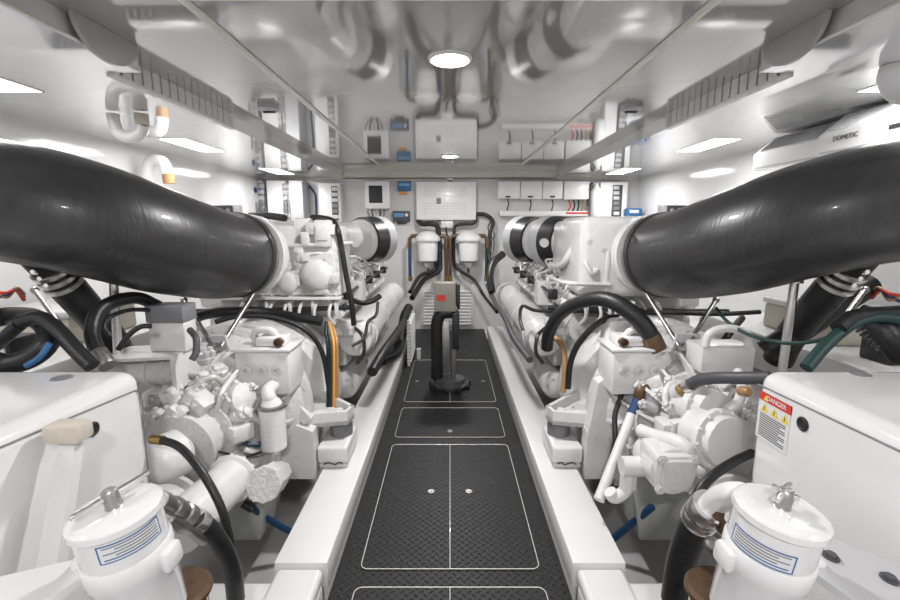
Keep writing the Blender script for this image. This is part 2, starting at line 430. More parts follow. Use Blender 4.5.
tallcab(288.5, 305, 180.5, 240, (289, 289.8), 'wide plain pale switch cabinet with a grey side near the left engine top', False, 'lgrey', .28)
tallcab(318, 342, 183, 240, (331, 339.5), 'white switch cabinet with a dark ladder-like breaker strip above the left engine', True, 'white', .16)
tallcab(601, 625, 182, 235, (613, 620), 'white switch cabinet with a dark ladder-like breaker strip above the right engine', True, 'white', .16)
o = MB().tube([wp(309, 186, .014), wp(314, 192, .014), wp(316, 200, .014), wp(316.5, 238, .014)], .012, 8).out('conduit', 'blue'); tag(o, 'thin dark blue cable between the cabinets on the back wall', 'cable')
t = thing('wall_valve', 'small dark blue valve at the far left corner of the back wall', 'valve', wp(253, 200, .2))
b = MB(); b.cyl(wp(251, 190, .2), wp(256, 190, .2), .035); b.out('handle', 'blue', t); MB().tube([wp(252, 190, .2), wp(252, 200, .2), wp(256, 206, .2), wp(257, 235, .2)], .018, 10).out('pipe', 'grey', t)
# chargers row right
for i, (x0, x1, y1) in enumerate(((498.5, 520, 198.5), (521, 542, 199), (543, 562.5, 199), (564.5, 589, 199.5))):
    nm = ('leftmost of the four white charger boxes on the back wall', 'second from the left of the four white charger boxes', 'third from the left of the four white charger boxes', 'widest and rightmost of the four white charger boxes')[i]
    t = thing('battery_charger', nm, 'charger', wp((x0+x1)/2, y1, .15), 'battery chargers on the back wall')
    wb(MB(), x0, 181, x1, y1, .15, .012).out('housing', 'white', t)
    if i < 3:
        wb(MB(), x0+7, 195.8, x0+12, 197.5, .153, .001, .14).out('badge', 'blackpl', t)
        MB().tube([wp(x0+9, y1, .08), wp(x0+10, y1+5, .08), wp(x0+8.5, y1+12, .05)], .008, 8).out('cable', 'black', t)
    else:
        for k in range(4): MB().tube([wp(x0+4+5*k, y1, .08), wp(x0+6+4*k, y1+7, .09), wp(x0+2+5*k, y1+13, .06)], .010, 8).out('cable', ['red', 'black', 'green', 'copper'][k], t)
t = thing('cable_tray', 'long white cable tray under the charger boxes with a red strip', 'tray', wp(545, 215, .12))
wb(MB(), 500, 211, 588, 216, .12, .004).out('tray', 'white', t); wb(MB(), 566, 212, 588, 214, .124, .001, .11).out('red_strip', 'red', t)
t = thing('fire_extinguisher', 'white upright cylinder with hose standing on the back wall beside the right cabinet', 'extinguisher', wp(595, 218, .14))
p = wp(595, 219, .14); q = wp(595, 186, .14); MB().lathe(p, (0, 0, 1), [(0, .055), (.02, .068), (q.z-p.z-.06, .068), (q.z-p.z-.01, .03), (q.z-p.z+.02, .028)], 20).out('cylinder', 'white', t)
MB().tube([q+V(0, 0, .02), q+V(-.05, 0, .03), q+V(-.085, 0, -.08), q+V(-.08, 0, -.25)], .01, 8).out('hose', 'black', t); MB().box(q+V(-.03, -.02, .015), q+V(.05, .02, .04), .006).out('valve', 'lgrey', t)
t = thing('tool_bag', 'small blue and white bag at the right end of the back wall', 'bag', wp(636, 216, .3))
wb(MB(), 628, 208, 643, 216.5, .3, .03, .1).out('bag', 'bluel', t); wb(MB(), 630, 210, 639, 213, .305, .004, .2).out('label', 'label', t)
wb(MB(), 622, 216.5, 668, 219, .34, .004).out('bracket', 'white', t)
# fuel separators
def separator(x, label, fl, blue):
    t = thing('fuel_separator', label, 'filter', wp(x, 270, .2))
    c = wp(x, 250, .2); k = 1/76.
    z = lambda py: wp(x, py, .2).z
    MB().lathe((c.x, c.y, z(262)), (0, 0, 1), [(0, .05), (.02, .12), (z(243)-z(262), .13), (z(241)-z(262), .13)], 24).out('bowl', 'white', t)
    MB().lathe((c.x, c.y, z(241)), (0, 0, 1), [(0, .16), (.03, .165), (.045, .16), (.07, .14), (.115, .09), (.13, .03)], 24).bolts((c.x, c.y, z(241)+.045), (0, 0, 1), .14, 8, .014).out('head', 'paint', t)
    MB().lathe((c.x, c.y, z(268)), (0, 0, 1), [(0, .02), (.03, .045), (.07, .05)], 18).out('drain', 'white', t)
    MB().box((c.x-.17, c.y+.08, z(264)), (c.x+.17, YB-.001, z(262))).box((c.x-.12, YB-.04, z(262)), (c.x+.12, YB-.001, z(236))).out('bracket', 'lgrey', t)
    for sgn in (-1, 1):
        MB().tube([V(c.x+sgn*.10, c.y, z(236)), V(c.x+sgn*.2, c.y, z(236)), V(c.x+sgn*.235, c.y, z(239)), V(c.x+sgn*.235, c.y, z(248))], .026, 12, smooth=False).out('elbow', 'bronze', t)
        col = 'blue' if sgn == fl else 'bronze'
        MB().tube([V(c.x+sgn*.235, c.y, z(248)), V(c.x+sgn*.235, c.y, z(276))], .022, 10, smooth=False).out('pipe', col if sgn != fl else blue, t)
        MB().cyl((c.x+sgn*.235, c.y, z(276)), (c.x+sgn*.235, c.y, z(281)), .03).out('fitting', 'brass', t)
    MB().tube([V(c.x, c.y, z(268)), V(c.x, c.y, z(273))], .012, 8).out('drain_cock', 'black', t)
separator(428, 'left white fuel separator with brown elbows under the large vented panel', -1, 'blue')
separator(468.5, 'right white fuel separator with a green pipe under the large vented panel', 1, 'green')
def hose(label, pts, r, m='black', name='hose', cat='hose', seg=12, rings=None, clamps=(), group=None, cr=None):
    pts = [V(p) for p in pts]
    if not clamps:
        o = MB().tube(pts, r, seg).out(name, m); return tag(o, label, cat, group)
    lo = min(p.z for p in pts); t = thing(name, label, cat, (pts[0].x, pts[0].y, lo-(max(r) if isinstance(r, list) else r)), group)
    MB().tube(pts, r, seg).out('tube', m, t)
    for a, b_, rr, mm, nm in clamps: MB().lathe(a, V(b_)-V(a), [(0, rr), (.003, rr*1.02), ((V(b_)-V(a)).length-.003, rr*1.02), ((V(b_)-V(a)).length, rr)], 24).out(nm, mm, t)
    return t
hose('thick black twin cable looping from the vented panel down to the left engine', [wp(418, 220, .1), wp(422, 224, .16), wp(432, 224, .2), wp(438, 229, .2), wp(440, 262, .2), wp(438, 271, .24), wp(424, 280, .4), wp(412, 298, .9)], .033, 'black', 'cable', 'cable')
hose('second black cable running beside the thick one towards the left engine', [wp(436, 262, .3), wp(434, 270, .3), wp(420, 276, .5), wp(410, 292, .9)], .024, 'black', 'cable', 'cable')
hose('black hose snaking down the back wall towards the right engine', [wp(476, 215, .1), wp(474, 223, .1), wp(458, 225, .1), wp(454, 232, .14), wp(454, 262, .14), wp(459, 270, .16), wp(474, 280, .3), wp(484, 296, .5), wp(497, 312, 1.2)], .021, 'black')
hose('thin black cable hanging under the junction box', [wp(446, 227, .1), wp(447, 234, .1), wp(450, 238, .1), wp(454, 237, .1)], .009, 'black', 'cable', 'cable')
hose('bundle of dark cables on the back wall right of the right fuel separator', [wp(477, 214, .06), wp(486, 215, .1), wp(493, 222, .12), wp(490, 234, .16), wp(489, 255, .2), wp(492, 270, .3)], .026, 'black', 'cable', 'cable')
for k in range(5):
    hose(f'thin {"grey" if k%2 else "black"} wire in the tangle beside the right fuel separator', [wp(492-k*.8, 220+k, .1), wp(488+k*1.6, 228+2*k, .16), wp(494-k*1.1, 244, .17), wp(489+k*1.2, 262, .2)], .008, 'lgrey' if k % 2 else 'black', 'cable', 'cable', group='tangled wires beside the right fuel separator')
# lower wall grille
t = thing('wall_grille', 'white louvred grille low on the back wall behind the upright pump', 'vent', wp(448, 327, .04))
wb(MB(), 420, 284, 474, 326, .03, .004).out('panel', 'bwall', t)
for k in range(11):
    for xa, xb in ((424, 446), (451, 471)):
        p, q = wp(xa, 291+k*3.2, .05), wp(xb, 293.2+k*3.2, .05)
        MB().box((p.x, YB-.055, q.z), (q.x, YB-.02, p.z), .002, rot=(.45, 0, 0)).out('slat', 'white', t)

# ================================================================== UPRIGHT PUMP IN THE WALKWAY
Yp = 3.78
t = thing('upright_pump', 'black and grey upright pump on a round base standing in the middle of the walkway', 'pump', (0, Yp, .004))
c = V(.0, Yp, .0045)
MB().lathe(c, (0, 0, 1), [(0, .15), (.025, .165), (.035, .165), (.04, .13), (.075, .125), (.08, .06)], 32).bolts(c+V(0, 0, .035), (0, 0, 1), .148, 10, .012).out('base_flange', 'dark', t)
for k in range(9):
    a = 2*PI*k/9+.2; p = c+V(math.cos(a)*.17, math.sin(a)*.17, .02); MB().box(p-V(.016, .016, .018), p+V(.016, .016, .02), .005, rot=(0, 0, a)).out('foot_clip', 'blackpl', t)
def pp(px, py, dy=0): return at(px, py, Yp+dy)
MB().tube([pp(437, 378), pp(437, 350), pp(437, 325), pp(441, 314), pp(452, 312, .0)], .053, 16).out('hose', 'black', t)
MB().box(pp(441, 372, -.02), pp(450, 320, .05)+V(0, .05, 0), .008).out('body', 'brush', t)
MB().cyl(pp(453, 377), pp(453, 330), .022).out('rod', 'brush', t)
MB().box(pp(452, 350, -.03), pp(459.5, 312, -.03)+V(0, .08, 0), .012).out('handle', 'blackpl', t)
a, b_ = pp(434, 312, -.06), pp(456, 283, -.06)
MB().box((a.x, a.y, a.z), (b_.x, b_.y+.13, b_.z), .012).out('motor_box', 'tank', t)
MB().box((b_.x, a.y+.01, a.z+.02), (b_.x+.035, a.y+.13, b_.z-.01), .01).out('side_cover', 'blackpl', t)
a2, b2 = pp(436.5, 301, -.062), pp(445.5, 295, -.062); MB().box((a2.x, a2.y-.001, a2.z), (b2.x, a2.y+.004, b2.z)).out('warning_label', 'red', t)
MB().tube([pp(449, 311, -.03), pp(455, 307, -.04), pp(459, 311, -.03)], .012, 8).out('bracket', 'steel', t)
t = thing('small_box', 'tiny white box on the walkway behind the upright pump', 'box', (-.33, 4.62, .001))
MB().box((-.35, 4.58, .001), (-.31, 4.64, .1), .005).out('box', 'white', t); MB().box((-.352, 4.575, .1), (-.308, 4.645, .11), .003).out('lid', 'lgrey', t)
# slatted rack at the left of the walkway
t = thing('slatted_rack', 'white slatted upright rack at the far left edge of the walkway', 'rack', (-.40, 4.6, .001))
MB().box((-.425, 4.35, .001), (-.40, 4.38, .47)).box((-.425, 4.85, .001), (-.40, 4.88, .47)).out('frame', 'white', t)
for k in range(11): MB().box((-.43, 4.34, .04+k*.038), (-.385, 4.89, .058+k*.038), .003).out('slat', 'white', t)
hose('thick black hose curving behind the slatted rack onto the left bearer', [(-.455, 4.9, .5), (-.49, 4.7, .42), (-.485, 4.35, .28), (-.52, 4.1, .20), (-.62, 3.9, .2)], .05, 'black')

# ================================================================== ENGINES
def R_(px, py, Y): return at(px, py, Y)      # right-hand pixel coordinates; port mirrors them
def engine(FLs):
    global FL
    FL = FLs; S = side_name[FL]
    t = thing('marine_engine', f'large white V-type marine diesel engine on the {S} side of the walkway', 'engine', (1.2, 3.9, -.2), 'pair of white marine engines')
    # block and sump
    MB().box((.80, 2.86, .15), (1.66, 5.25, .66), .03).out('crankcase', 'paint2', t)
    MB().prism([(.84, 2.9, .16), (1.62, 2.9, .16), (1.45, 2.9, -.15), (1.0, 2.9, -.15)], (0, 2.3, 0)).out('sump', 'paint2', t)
    # charge cooler cover: long rounded cover along the inboard side
    MB().lathe((.64, 2.92, .64), (0, 1, 0), [(0, .08), (.015, .11), (.05, .122), (2.1, .122), (2.14, .10), (2.15, .05)], 32).bolts((.64, 2.925, .64), (0, -1, 0), .065, 7).out('cooling_manifold', 'paint', t)
    for k in range(4):
        y = 3.1+k*.58; MB().lathe((.64, y, .64), (0, 1, 0), [(0, .124), (.004, .130), (.03, .130), (.034, .124)], 28).out('manifold_clamp', 'paint', t)
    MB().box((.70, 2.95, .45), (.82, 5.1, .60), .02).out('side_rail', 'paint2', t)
    # lower inboard cylinder (starter / oil cooler)
    MB().lathe((.74, 2.95, .30), (0, 1, 0), [(0, .04), (.02, .085), (.05, .10), (.4, .10), (.43, .07), (.62, .07), (.64, .05)], 24).bolts((.74, 2.955, .3), (0, -1, 0), .07, 6).out('starter_motor', 'cast', t)
    MB().lathe((.74, 3.75, .34), (0, 1, 0), [(0, .07), (.02, .09), (.9, .09), (.92, .06)], 24).out('oil_cooler', 'paint', t)
    # rocker covers with fins, inboard bank tilted towards the walkway
    for k in range(8):
        y = 2.98+k*.27
        b = MB(); b.box((-.13, y, -.05), (.13, y+.235, .05), .02)
        for j in range(5): b.box((-.10, y+.03+j*.04, .045), (.10, y+.045+j*.04, .062), .003)
        for xx in (-.105, .105):
            for yy in (.02, .21): b.bolt((xx, y+yy, .05), (0, 0, 1), .011)
        R = Matrix.Rotation(math.radians(-38), 3, 'Y')
        for v in b.bm.verts: v.co = R @ Vector((v.co.x, 0, v.co.z))+Vector((.86, v.co.y, .83))
        b.out('rocker_cover', 'paint', t)
    b = MB()
    for v_ in [0]: b.box((.80, 2.95, .60), (1.62, 5.15, .80), .03)
    b.out('cylinder_heads', 'cast', t)
    for k in range(8):
        y = 2.98+k*.27; MB().box((1.4, y, .80), (1.66, y+.235, .92), .02).out('rocker_cover', 'paint', t)
    # injection pipes: bare and painted tangles by each cylinder
    rj = random.Random(21)
    for k in range(8):
        y = 3.05+k*.25
        for j in range(5):
            x0_, yy = .74+.03*j, y+.045*j; q = lambda a_: rj.uniform(-a_, a_)
            MB().tube([(x0_, yy, .90), (x0_-.03+q(.02), yy+q(.05), 1.0), (x0_+.04+q(.03), yy+.05+q(.04), 1.04+q(.03)), (x0_+.02, yy+q(.08), 1.10+q(.03)), (x0_+.12, yy+q(.05), 1.13)], .0085, 6, 5).out('injection_pipe', 'steel' if (k > 3) != (j == 2) else 'paint', t)
        MB().box((.80, y-.03, .88), (.86, y+.04, .99), .008).bolt((.83, y, .99), (0, 0, 1), .014).out('injector_block', ('paint', 'brush')[k % 2], t)
    MB().tube([(.70, 2.95, .93), (.69, 3.8, .95), (.70, 5.0, .93)], .012, 8).out('fuel_rail', 'blackpl', t)
    for k in range(5): MB().box((.67, 3.0+.42*k, .90), (.73, 3.06+.42*k, .97), .01).out('rail_connector', 'blackpl', t)
    # air charge trunk
    MB().box((1.0, 3.15, .80), (1.5, 5.1, 1.12), .05, 3).out('air_trunk', 'paint', t)
    # exhaust housing (big casting facing aft)
    b = MB(); b.box((.80, 2.95, 1.0), (1.55, 3.55, 1.43), .05, 3)
    if FL > 0: b.box((.77, 2.66, .97), (1.5, 3.2, 1.45), .05, 4)
    b.out('exhaust_housing', 'paint', t)
    b = MB(); b.box((.78, 2.84, .88), (1.6, 3.6, .95), .012)
    for k in range(9): b.bolt((.82+k*.085, 2.85, .95), (0, 0, 1), .012)
    for k in range(6): b.bolt((.80, 2.95+k*.11, .95), (0, 0, 1), .012)
    b.out('mounting_flange', 'paint', t)
    b = MB()
    P = R_(528, 297, 3.0)
    b.prism([(.74, 2.95, .86), (1.5, 2.84, .86), (1.3, 2.9, 1.02), (.9, 2.95, 1.02)], (0, .5, 0)); b.out('manifold_cover', 'paint', t)
    if FL < 0:
        # stepped aft face of the exhaust housing
        MB().box((.66, 2.70, .97), (1.5, 3.0, 1.40), .025).out('exhaust_housing', 'paint', t)
        b = MB(); b.box((.70, 2.685, 1.02), (.93, 2.705, 1.24), .01); b.bolts((.815, 2.687, 1.13), (0, -1, 0), .10, 8, .009); b.out('access_cover', 'cast', t)
        MB().lathe((.80, 2.69, 1.10), (0, -1, 0), [(0, .10), (.01, .10), (.035, .085), (.05, .055), (.055, .02)], 28).out('turbo_cover', 'paint', t)
        c = V(.97, 2.69, 1.06)
        MB().box(c+V(-.075, -.0, -.075), c+V(.075, .02, .075), .008).lathe(c, (0, -1, 0), [(0, .062), (.025, .062), (.032, .05), (.036, .02)], 26).bolts(c, (0, -1, 0), .085, 4, .009).out('drive_cap', 'paint', t)
        MB().box((.70, 2.66, 1.27), (.80, 2.80, 1.43), .015).box((.715, 2.65, 1.31), (.785, 2.662, 1.40), .006).out('control_unit', 'paint', t)
        MB().box((.84, 2.70, 1.26), (.93, 2.82, 1.44), .012).out('control_unit', 'paint', t)
        MB().box((.96, 2.69, 1.18), (1.04, 2.76, 1.30), .012).bolts((1.0, 2.692, 1.24), (0, -1, 0), .028, 4, .008).out('valve_block', 'cast', t)
        MB().tube([(.62, 2.86, 1.29), (.72, 2.70, 1.285), (.9, 2.68, 1.28), (1.0, 2.72, 1.27)], .013, 10).out('sensor_pipe', 'paint', t)
        MB().tube([(.66, 2.76, 1.22), (.78, 2.69, 1.235), (.88, 2.69, 1.21), (.90, 2.72, 1.12)], .010, 10).out('sensor_pipe', 'paint', t)
        b = MB()
        for k in range(12): b.bolt((.69+k*.065, 2.702, .985), (0, -1, 0), .009)
        for k in range(6): b.bolt((.675, 2.702, 1.02+k*.06), (0, -1, 0), .008)
        b.box((.66, 2.66, .955), (1.5, 2.76, .972), .004); b.out('flange_strip', 'paint', t)
        rr = random.Random(11)
        for k in range(16):
            x, z = rr.uniform(.70, 1.08), rr.uniform(1.0, 1.38); w_, h_ = rr.uniform(.015, .04), rr.uniform(.015, .04)
            MB().box((x-w_, 2.695-rr.uniform(.01, .04), z-h_), (x+w_, 2.705, z+h_), .006).bolt((x, 2.68, z), (0, -1, 0), .009, .02).out('boss', ('paint', 'cast', 'paint2')[k % 3], t)
        for k in range(6):
            x = .74+k*.07
            MB().tube([(x, 2.86, .96), (x+.01, 2.76, 1.0), (x+.02, 2.74, 1.06+.02*(k % 2)), (x+.05, 2.8, 1.14)], .011, 8, 5).out('fuel_pipe', 'paint', t)
    else:
        MB().tube([(.74, 3.3, 1.10), (.74, 2.98, 1.14), (.78, 2.90, 1.24), (.86, 2.95, 1.36), (.92, 3.1, 1.38)], .022, 12).out('bypass_pipe', 'paint', t)
        for k in range(5):
            c = V(.82+k*.09, 2.675, 1.3-.05*(k % 2)); MB().lathe(c, (0, -1, 0), [(-.03, .03), (.0, .03), (.01, .02), (.015, .018)], 14).out('plug', 'paint', t)
        MB().tube([(.80, 2.69, 1.18), (.80, 2.64, 1.17), (.83, 2.63, 1.12), (.87, 2.66, 1.14)], .014, 8).out('lifting_eye', 'paint', t)
        MB().box((.92, 2.655, 1.0), (.945, 2.70, 1.25), .006).out('rib', 'paint', t)
        MB().tube([(.66, 3.0, 1.06), (.70, 2.66, 1.06), (.95, 2.655, 1.05)], .013, 8).out('sensor_pipe', 'paint', t)
        MB().box((.80, 2.92, 1.02), (.90, 3.05, 1.08), .01).bolt((.85, 2.95, 1.08), (0, 0, 1), .015).out('bracket', 'paint', t)
        for k in range(6):
            x = .74+k*.05
            MB().tube([(x, 2.99+.05*k, .93), (x+.02, 2.93+.05*k, .98), (x+.05, 2.95+.05*k, 1.05)], .010, 6, 5).out('fuel_pipe', 'paint', t)
    # exhaust bell to the hose
    c = V(1.148, 2.52, 1.235); ax = V(.14, -1, .08).normalized()
    MB().lathe(c-ax*.38, ax, [(.10, .15), (.26, .15), (.29, .19), (.305, .226), (.345, .229), (.35, .222), (.36, .222)], 40).bolts(c-ax*.04, ax, .220, 16, .006).out('exhaust_outlet', 'paint', t)
    # air filters
    def filt(x, y, z, r, L, nm):
        o_, ax = V(x, y, z), V(-.5, .86, 0).normalized()
        f = MB().lathe(o_, ax, [(0, r*.2), (.0, r*.80), (.02, r*.87), (.05, r*.87)], 36).bolt(o_, -ax, .014).out(nm, 'paint', t)
        MB().lathe(o_+ax*.05, ax, [(0, r*.87), (0.004, r*.96), (.15, r), (.154, r*.95)], 36).out('filter_band', 'blackpl', f)
        MB().lathe(o_+ax*.20, ax, [(0, r*.95), (.0, r*1.0), (.10, r*1.02), (.13, r*.8), (.13, r*.2)], 36).out('filter_mesh', 'lgrey', f)
    filt(.83, 4.1, 1.265, .215, .42, 'air_filter')
    if FL > 0: filt(.98, 3.62, 1.265, .21, .3, 'air_filter')
    else: MB().cyl((1.0, 3.6, 1.28), (.9, 4.0, 1.28), .15).out('intake_pipe', 'paint', t)
    MB().tube([(.74, 3.55, 1.26), (.80, 4.0, 1.27)], .035, 12).out('crossover_pipe', 'paint', t)
    for k in range(7):
        x = .70+.09*k; MB().tube([(x, 2.78, .945), (x+.02, 2.69, .93), (x+.03, 2.66, .86), (x+.01, 2.70, .80)], .010, 8, 5).out('drain_pipe', ('paint', 'cast')[k % 2], t)
    MB().box((.62, 2.80, .70), (.74, 2.90, .80), .012).bolts((.68, 2.80, .75), (0, -1, 0), .035, 4, .008).out('sensor_block', 'cast', t)
    MB().tube([(.62, 2.86, .74), (.56, 2.8, .70), (.55, 2.78, .60), (.60, 2.80, .52)], .012, 8).out('sensor_cable', 'blackpl', t)
    # control box & clips on inboard side
    MB().box((.66, 3.35, .80), (.78, 3.5, .98), .012).out('control_box', 'paint', t)
    MB().box((.74, 3.1, .78), (.82, 3.18, .86), .01).out('sensor', 'blackpl', t)
    # longitudinal cable run at the rear face with white clips
    r = MB().tube([(.60, 2.72, .90), (.85, 2.70, .895), (1.1, 2.70, .885), (1.7, 2.70, .88)], .015, 8).out('wiring_loom', 'blackpl', t)
    for k in range(5): MB().box((.68+k*.14, 2.675, .865), (.70+k*.14, 2.73, .945), .004).out('loom_clip', 'white', r)
    # flywheel housing
    c = V(1.2, 2.60, .36)
    b = MB(); b.lathe(c+V(0, .3, 0), (0, -1, 0), [(0, .47), (.24, .47), (.25, .505), (.30, .505), (.305, .49), (.34, .46), (.36, .30), (.37, .1)], 56)
    b.bolts(c+V(0, 0, 0), (0, -1, 0), .485, 30, .010, .05); b.out('flywheel_housing', 'paint', t)
    # bracket lug to the bearer (triangular pocketed casting)
    b = MB()
    z0 = .352
    P = [(.525, 2.34, z0), (.545, 2.25, z0), (1.02, 2.16, z0), (1.02, 2.62, z0), (.80, 2.62, z0)]
    b.prism(P, (0, 0, .022))
    b.prism([(.525, 2.34, z0), (.545, 2.25, z0), (1.02, 2.16, z0), (1.02, 2.182, z0), (.56, 2.27, z0), (.542, 2.34, z0)], (0, 0, .075))
    b.prism([(.525, 2.33, z0), (.542, 2.32, z0), (.815, 2.60, z0), (.80, 2.62, z0)], (0, 0, .075))
    b.prism([(.86, 2.165, z0-.30), (.885, 2.165, z0-.30), (.885, 2.165, z0+.12), (.86, 2.165, z0+.08)], (0, .4, 0))
    b.prism([(.70, 2.40, z0), (.715, 2.40, z0), (.95, 2.38, z0), (.95, 2.365, z0)], (0, 0, .06))
    b.bolt((.61, 2.34, z0+.022), (0, 0, 1), .024, .03); b.out('mounting_bracket', 'paint', t)
    # side cover behind bracket
    MB().prism([(.78, 2.64, .30), (1.0, 2.64, .86), (1.0, 2.64, .2)], (0, .1, 0)).out('rib_web', 'paint', t)
    return t
engine(-1); engine(1)
for FL in (-1, 1):
    S = side_name[FL]
    t = thing('engine_mount', f'white square rubber-footed engine mount block on the {S} bearer', 'mount', (.62, 2.36, .137), 'engine mounts on the bearers')
    MB().box((.54, 2.19, .137), (.69, 2.44, .165), .01).out('foot', 'cast', t)
    MB().box((.533, 2.18, .165), (.695, 2.45, .262), .018, 3).out('block', 'paint', t)
    MB().lathe((.60, 2.34, .262), (0, 0, 1), [(0, .06), (.066, .062), (.08, .03)], 24).out('rubber_pad', 'grey', t)
    b = MB(); b.tube([(.56+.02*k, 2.1785+.002*(k % 2), .170+.006*math.sin(k*2.1)) for k in range(6)], .0035, 6); b.out('weld_mark', 'blackpl', t)
FL = 1

# ================================================================== GEARBOXES
def L_(px, py, Y): return at(900-px, py, Y)     # measured on the port side, in mirrored coordinates
def gearbox(FLs):
    global FL
    FL = FLs; S = side_name[FL]; A = L_ if FL < 0 else R_
    t = thing('gearbox', ('lumpy white marine gearbox with a hanging oil filter in front of the left engine' if FL < 0 else 'lumpy white marine gearbox with a piped pump in front of the right engine'), 'gearbox', (1.14, 2.0, -.1), 'pair of white gearboxes')
    c = V(1.14, 2.225, .47)
    b = MB().lathe(c, (0, -1, 0), [(-.03, .42), (.02, .42), (.03, .39), (.08, .36), (.12, .29), (.22, .25), (.24, .19), (.34, .17), (.345, .19), (.37, .19), (.375, .15), (.45, .14), (.455, .155), (.475, .155), (.49, .10), (.50, .05)], 44)
    b.bolts(c+V(0, -.02, 0), (0, -1, 0), .40, 26, .011); b.bolts(c+V(0, -.37, 0), (0, -1, 0), .172, 14, .010); b.out('casing', 'cast', t)
    # longitudinal ribs and bosses
    b = MB(); rnd = random.Random(3+FL)
    for k in range(16):
        a = 2*PI*k/16+.1; u = V(math.cos(a), 0, math.sin(a))
        p = c+u*.30+V(0, -.12, 0); b.prism([c+u*.37+V(0, -.05, 0), c+u*.28+V(0, -.25, 0), c+u*.21+V(0, -.33, 0), c+u*.16+V(0, -.33, 0), c+u*.2+V(0, -.05, 0)], u.cross(V(0, 1, 0))*.014)
    b.out('casing_rib', 'cast', t)
    for k in range(24):
        a = rnd.uniform(.0, PI*1.3); y = rnd.uniform(1.80, 2.14); u = V(math.cos(a)*.9, -.25, math.sin(a)).normalized()
        R0 = .17+.15*(y-1.80)/.34; p = V(c.x, y, c.z)+V(u.x, 0, u.z)*R0
        r = rnd.uniform(.014, .042); MB().lathe(p-u*.03, u, [(0, r*1.2), (.045, r*1.15), (.05, r), (.075, r), (.08, r*.7), (.095, r*.6), (.1, r*.2)], 14).bolts(p+u*.045, u, r*.85, 5, .006).out('boss', ('paint', 'cast')[k % 2], t)
    for k in range(11):
        a = rnd.uniform(.3, PI*1.15); a2 = a+rnd.uniform(-.9, .9); y = rnd.uniform(1.85, 2.1)
        P = [V(c.x+math.cos(q)*(.23+.05*math.sin(w*PI)), y+.1*w, c.z+math.sin(q)*(.23+.05*math.sin(w*PI))) for w, q in [(i/4, a+(a2-a)*i/4) for i in range(5)]]
        MB().tube(P, rnd.choice((.009, .013, .018)), 9).out('oil_pipe', ('paint', 'paint2')[k % 2], t)
    for k in range(26):
        a = rnd.uniform(.1, PI*1.2); y = rnd.uniform(1.76, 2.12); R0 = .15+.13*(y-1.76)/.36
        p = V(c.x+math.cos(a)*R0, y, c.z+math.sin(a)*R0); w_, d_, h_ = (rnd.uniform(.02, .055) for _ in range(3))
        b = MB(); b.box(p-V(w_, d_, h_), p+V(w_, d_, h_), .012, 2, rot=(rnd.uniform(-.3, .3), a*.5, rnd.uniform(-.5, .5)))
        b.bolt(p+V(0, -d_-.004, 0), (0, -1, 0), .011).bolt(p+V(w_*.4, 0, h_), (0, -.2, 1), .010); b.out('control_block', ('paint', 'cast', 'paint')[k % 3], t)
    # top valve block with three round ports
    p, q = A(*((236, 383) if FL < 0 else (612, 383)), 2.03), A(*((288, 352) if FL < 0 else (668, 352)), 2.03)
    x0, x1 = sorted((p.x, q.x))
    MB().box((x0, 2.03, p.z-.06), (x1, 2.24, q.z), .012).out('valve_block', 'paint', t)
    for k in range(3):
        MB().lathe((x0+(x1-x0)*(.22+.28*k), 2.035, p.z+.06), (0, -1, 0), [(0, .026), (.012, .026), (.014, .02), (.014, .012), (.006, .010)], 18).out('port', 'cast', t)
    MB().box((x0-.01, 2.02, q.z), (x1+.01, 2.25, q.z+.014), .004).out('cover_plate', 'paint', t)
    MB().box((x0+.03, 2.06, q.z+.014), (x1-.09, 2.20, q.z+.06), .014).tube([(x0+.08, 2.12, q.z+.05), (x0+.11, 2.11, q.z+.085), (x0+.18, 2.12, q.z+.08), (x0+.20, 2.14, q.z+.03)], .017, 12).out('solenoid_valve', 'paint', t)
    MB().lathe((x0+.05, 2.07, q.z+.04), (0, -1, 0), [(0, .020), (.03, .022), (.03, .014), (.015, .012)], 16).out('connector', 'bronze', t)
    e = A(*((297, 355) if FL < 0 else (604, 356)), 2.24)
    MB().lathe((e.x, 2.25, e.z), (0, -1, 0), [(0, .016), (.02, .016), (.02, .009)], 12).out('plug', 'red' if FL < 0 else 'paint', t)
    # diagonal strengthening ribs on the bell face
    MB().prism([(c.x-.43, 2.22, c.z-.05), (c.x-.2, 2.22, c.z+.24), (c.x-.17, 2.22, c.z+.22), (c.x-.39, 2.22, c.z-.08)], (0, -.05, 0)).prism([(c.x-.44, 2.24, .1), (c.x-.26, 2.24, .1), (c.x-.30, 2.24, .42), (c.x-.44, 2.24, .36)], (0, -.09, 0)).out('bell_rib', 'paint', t)
    # output coupling and shaft tube running aft under the generator
    MB().lathe((1.16, 1.74, .27), (0, -1, -.1), [(-.2, .09), (0, .09), (.01, .12), (.03, .12), (.035, .09), (.08, .09), (.085, .12), (.11, .12)], 32).bolts((1.16, 1.633, .26), (0, -1, -.1), .105, 10, .010).out('output_coupling', 'paint', t)
    # lower sump of the gearbox
    MB().prism([(.84, 2.22, .36), (1.44, 2.22, .36), (1.34, 2.22, -.12), (.93, 2.22, -.12)], (0, -.24, 0)).out('sump', 'paint2', t)
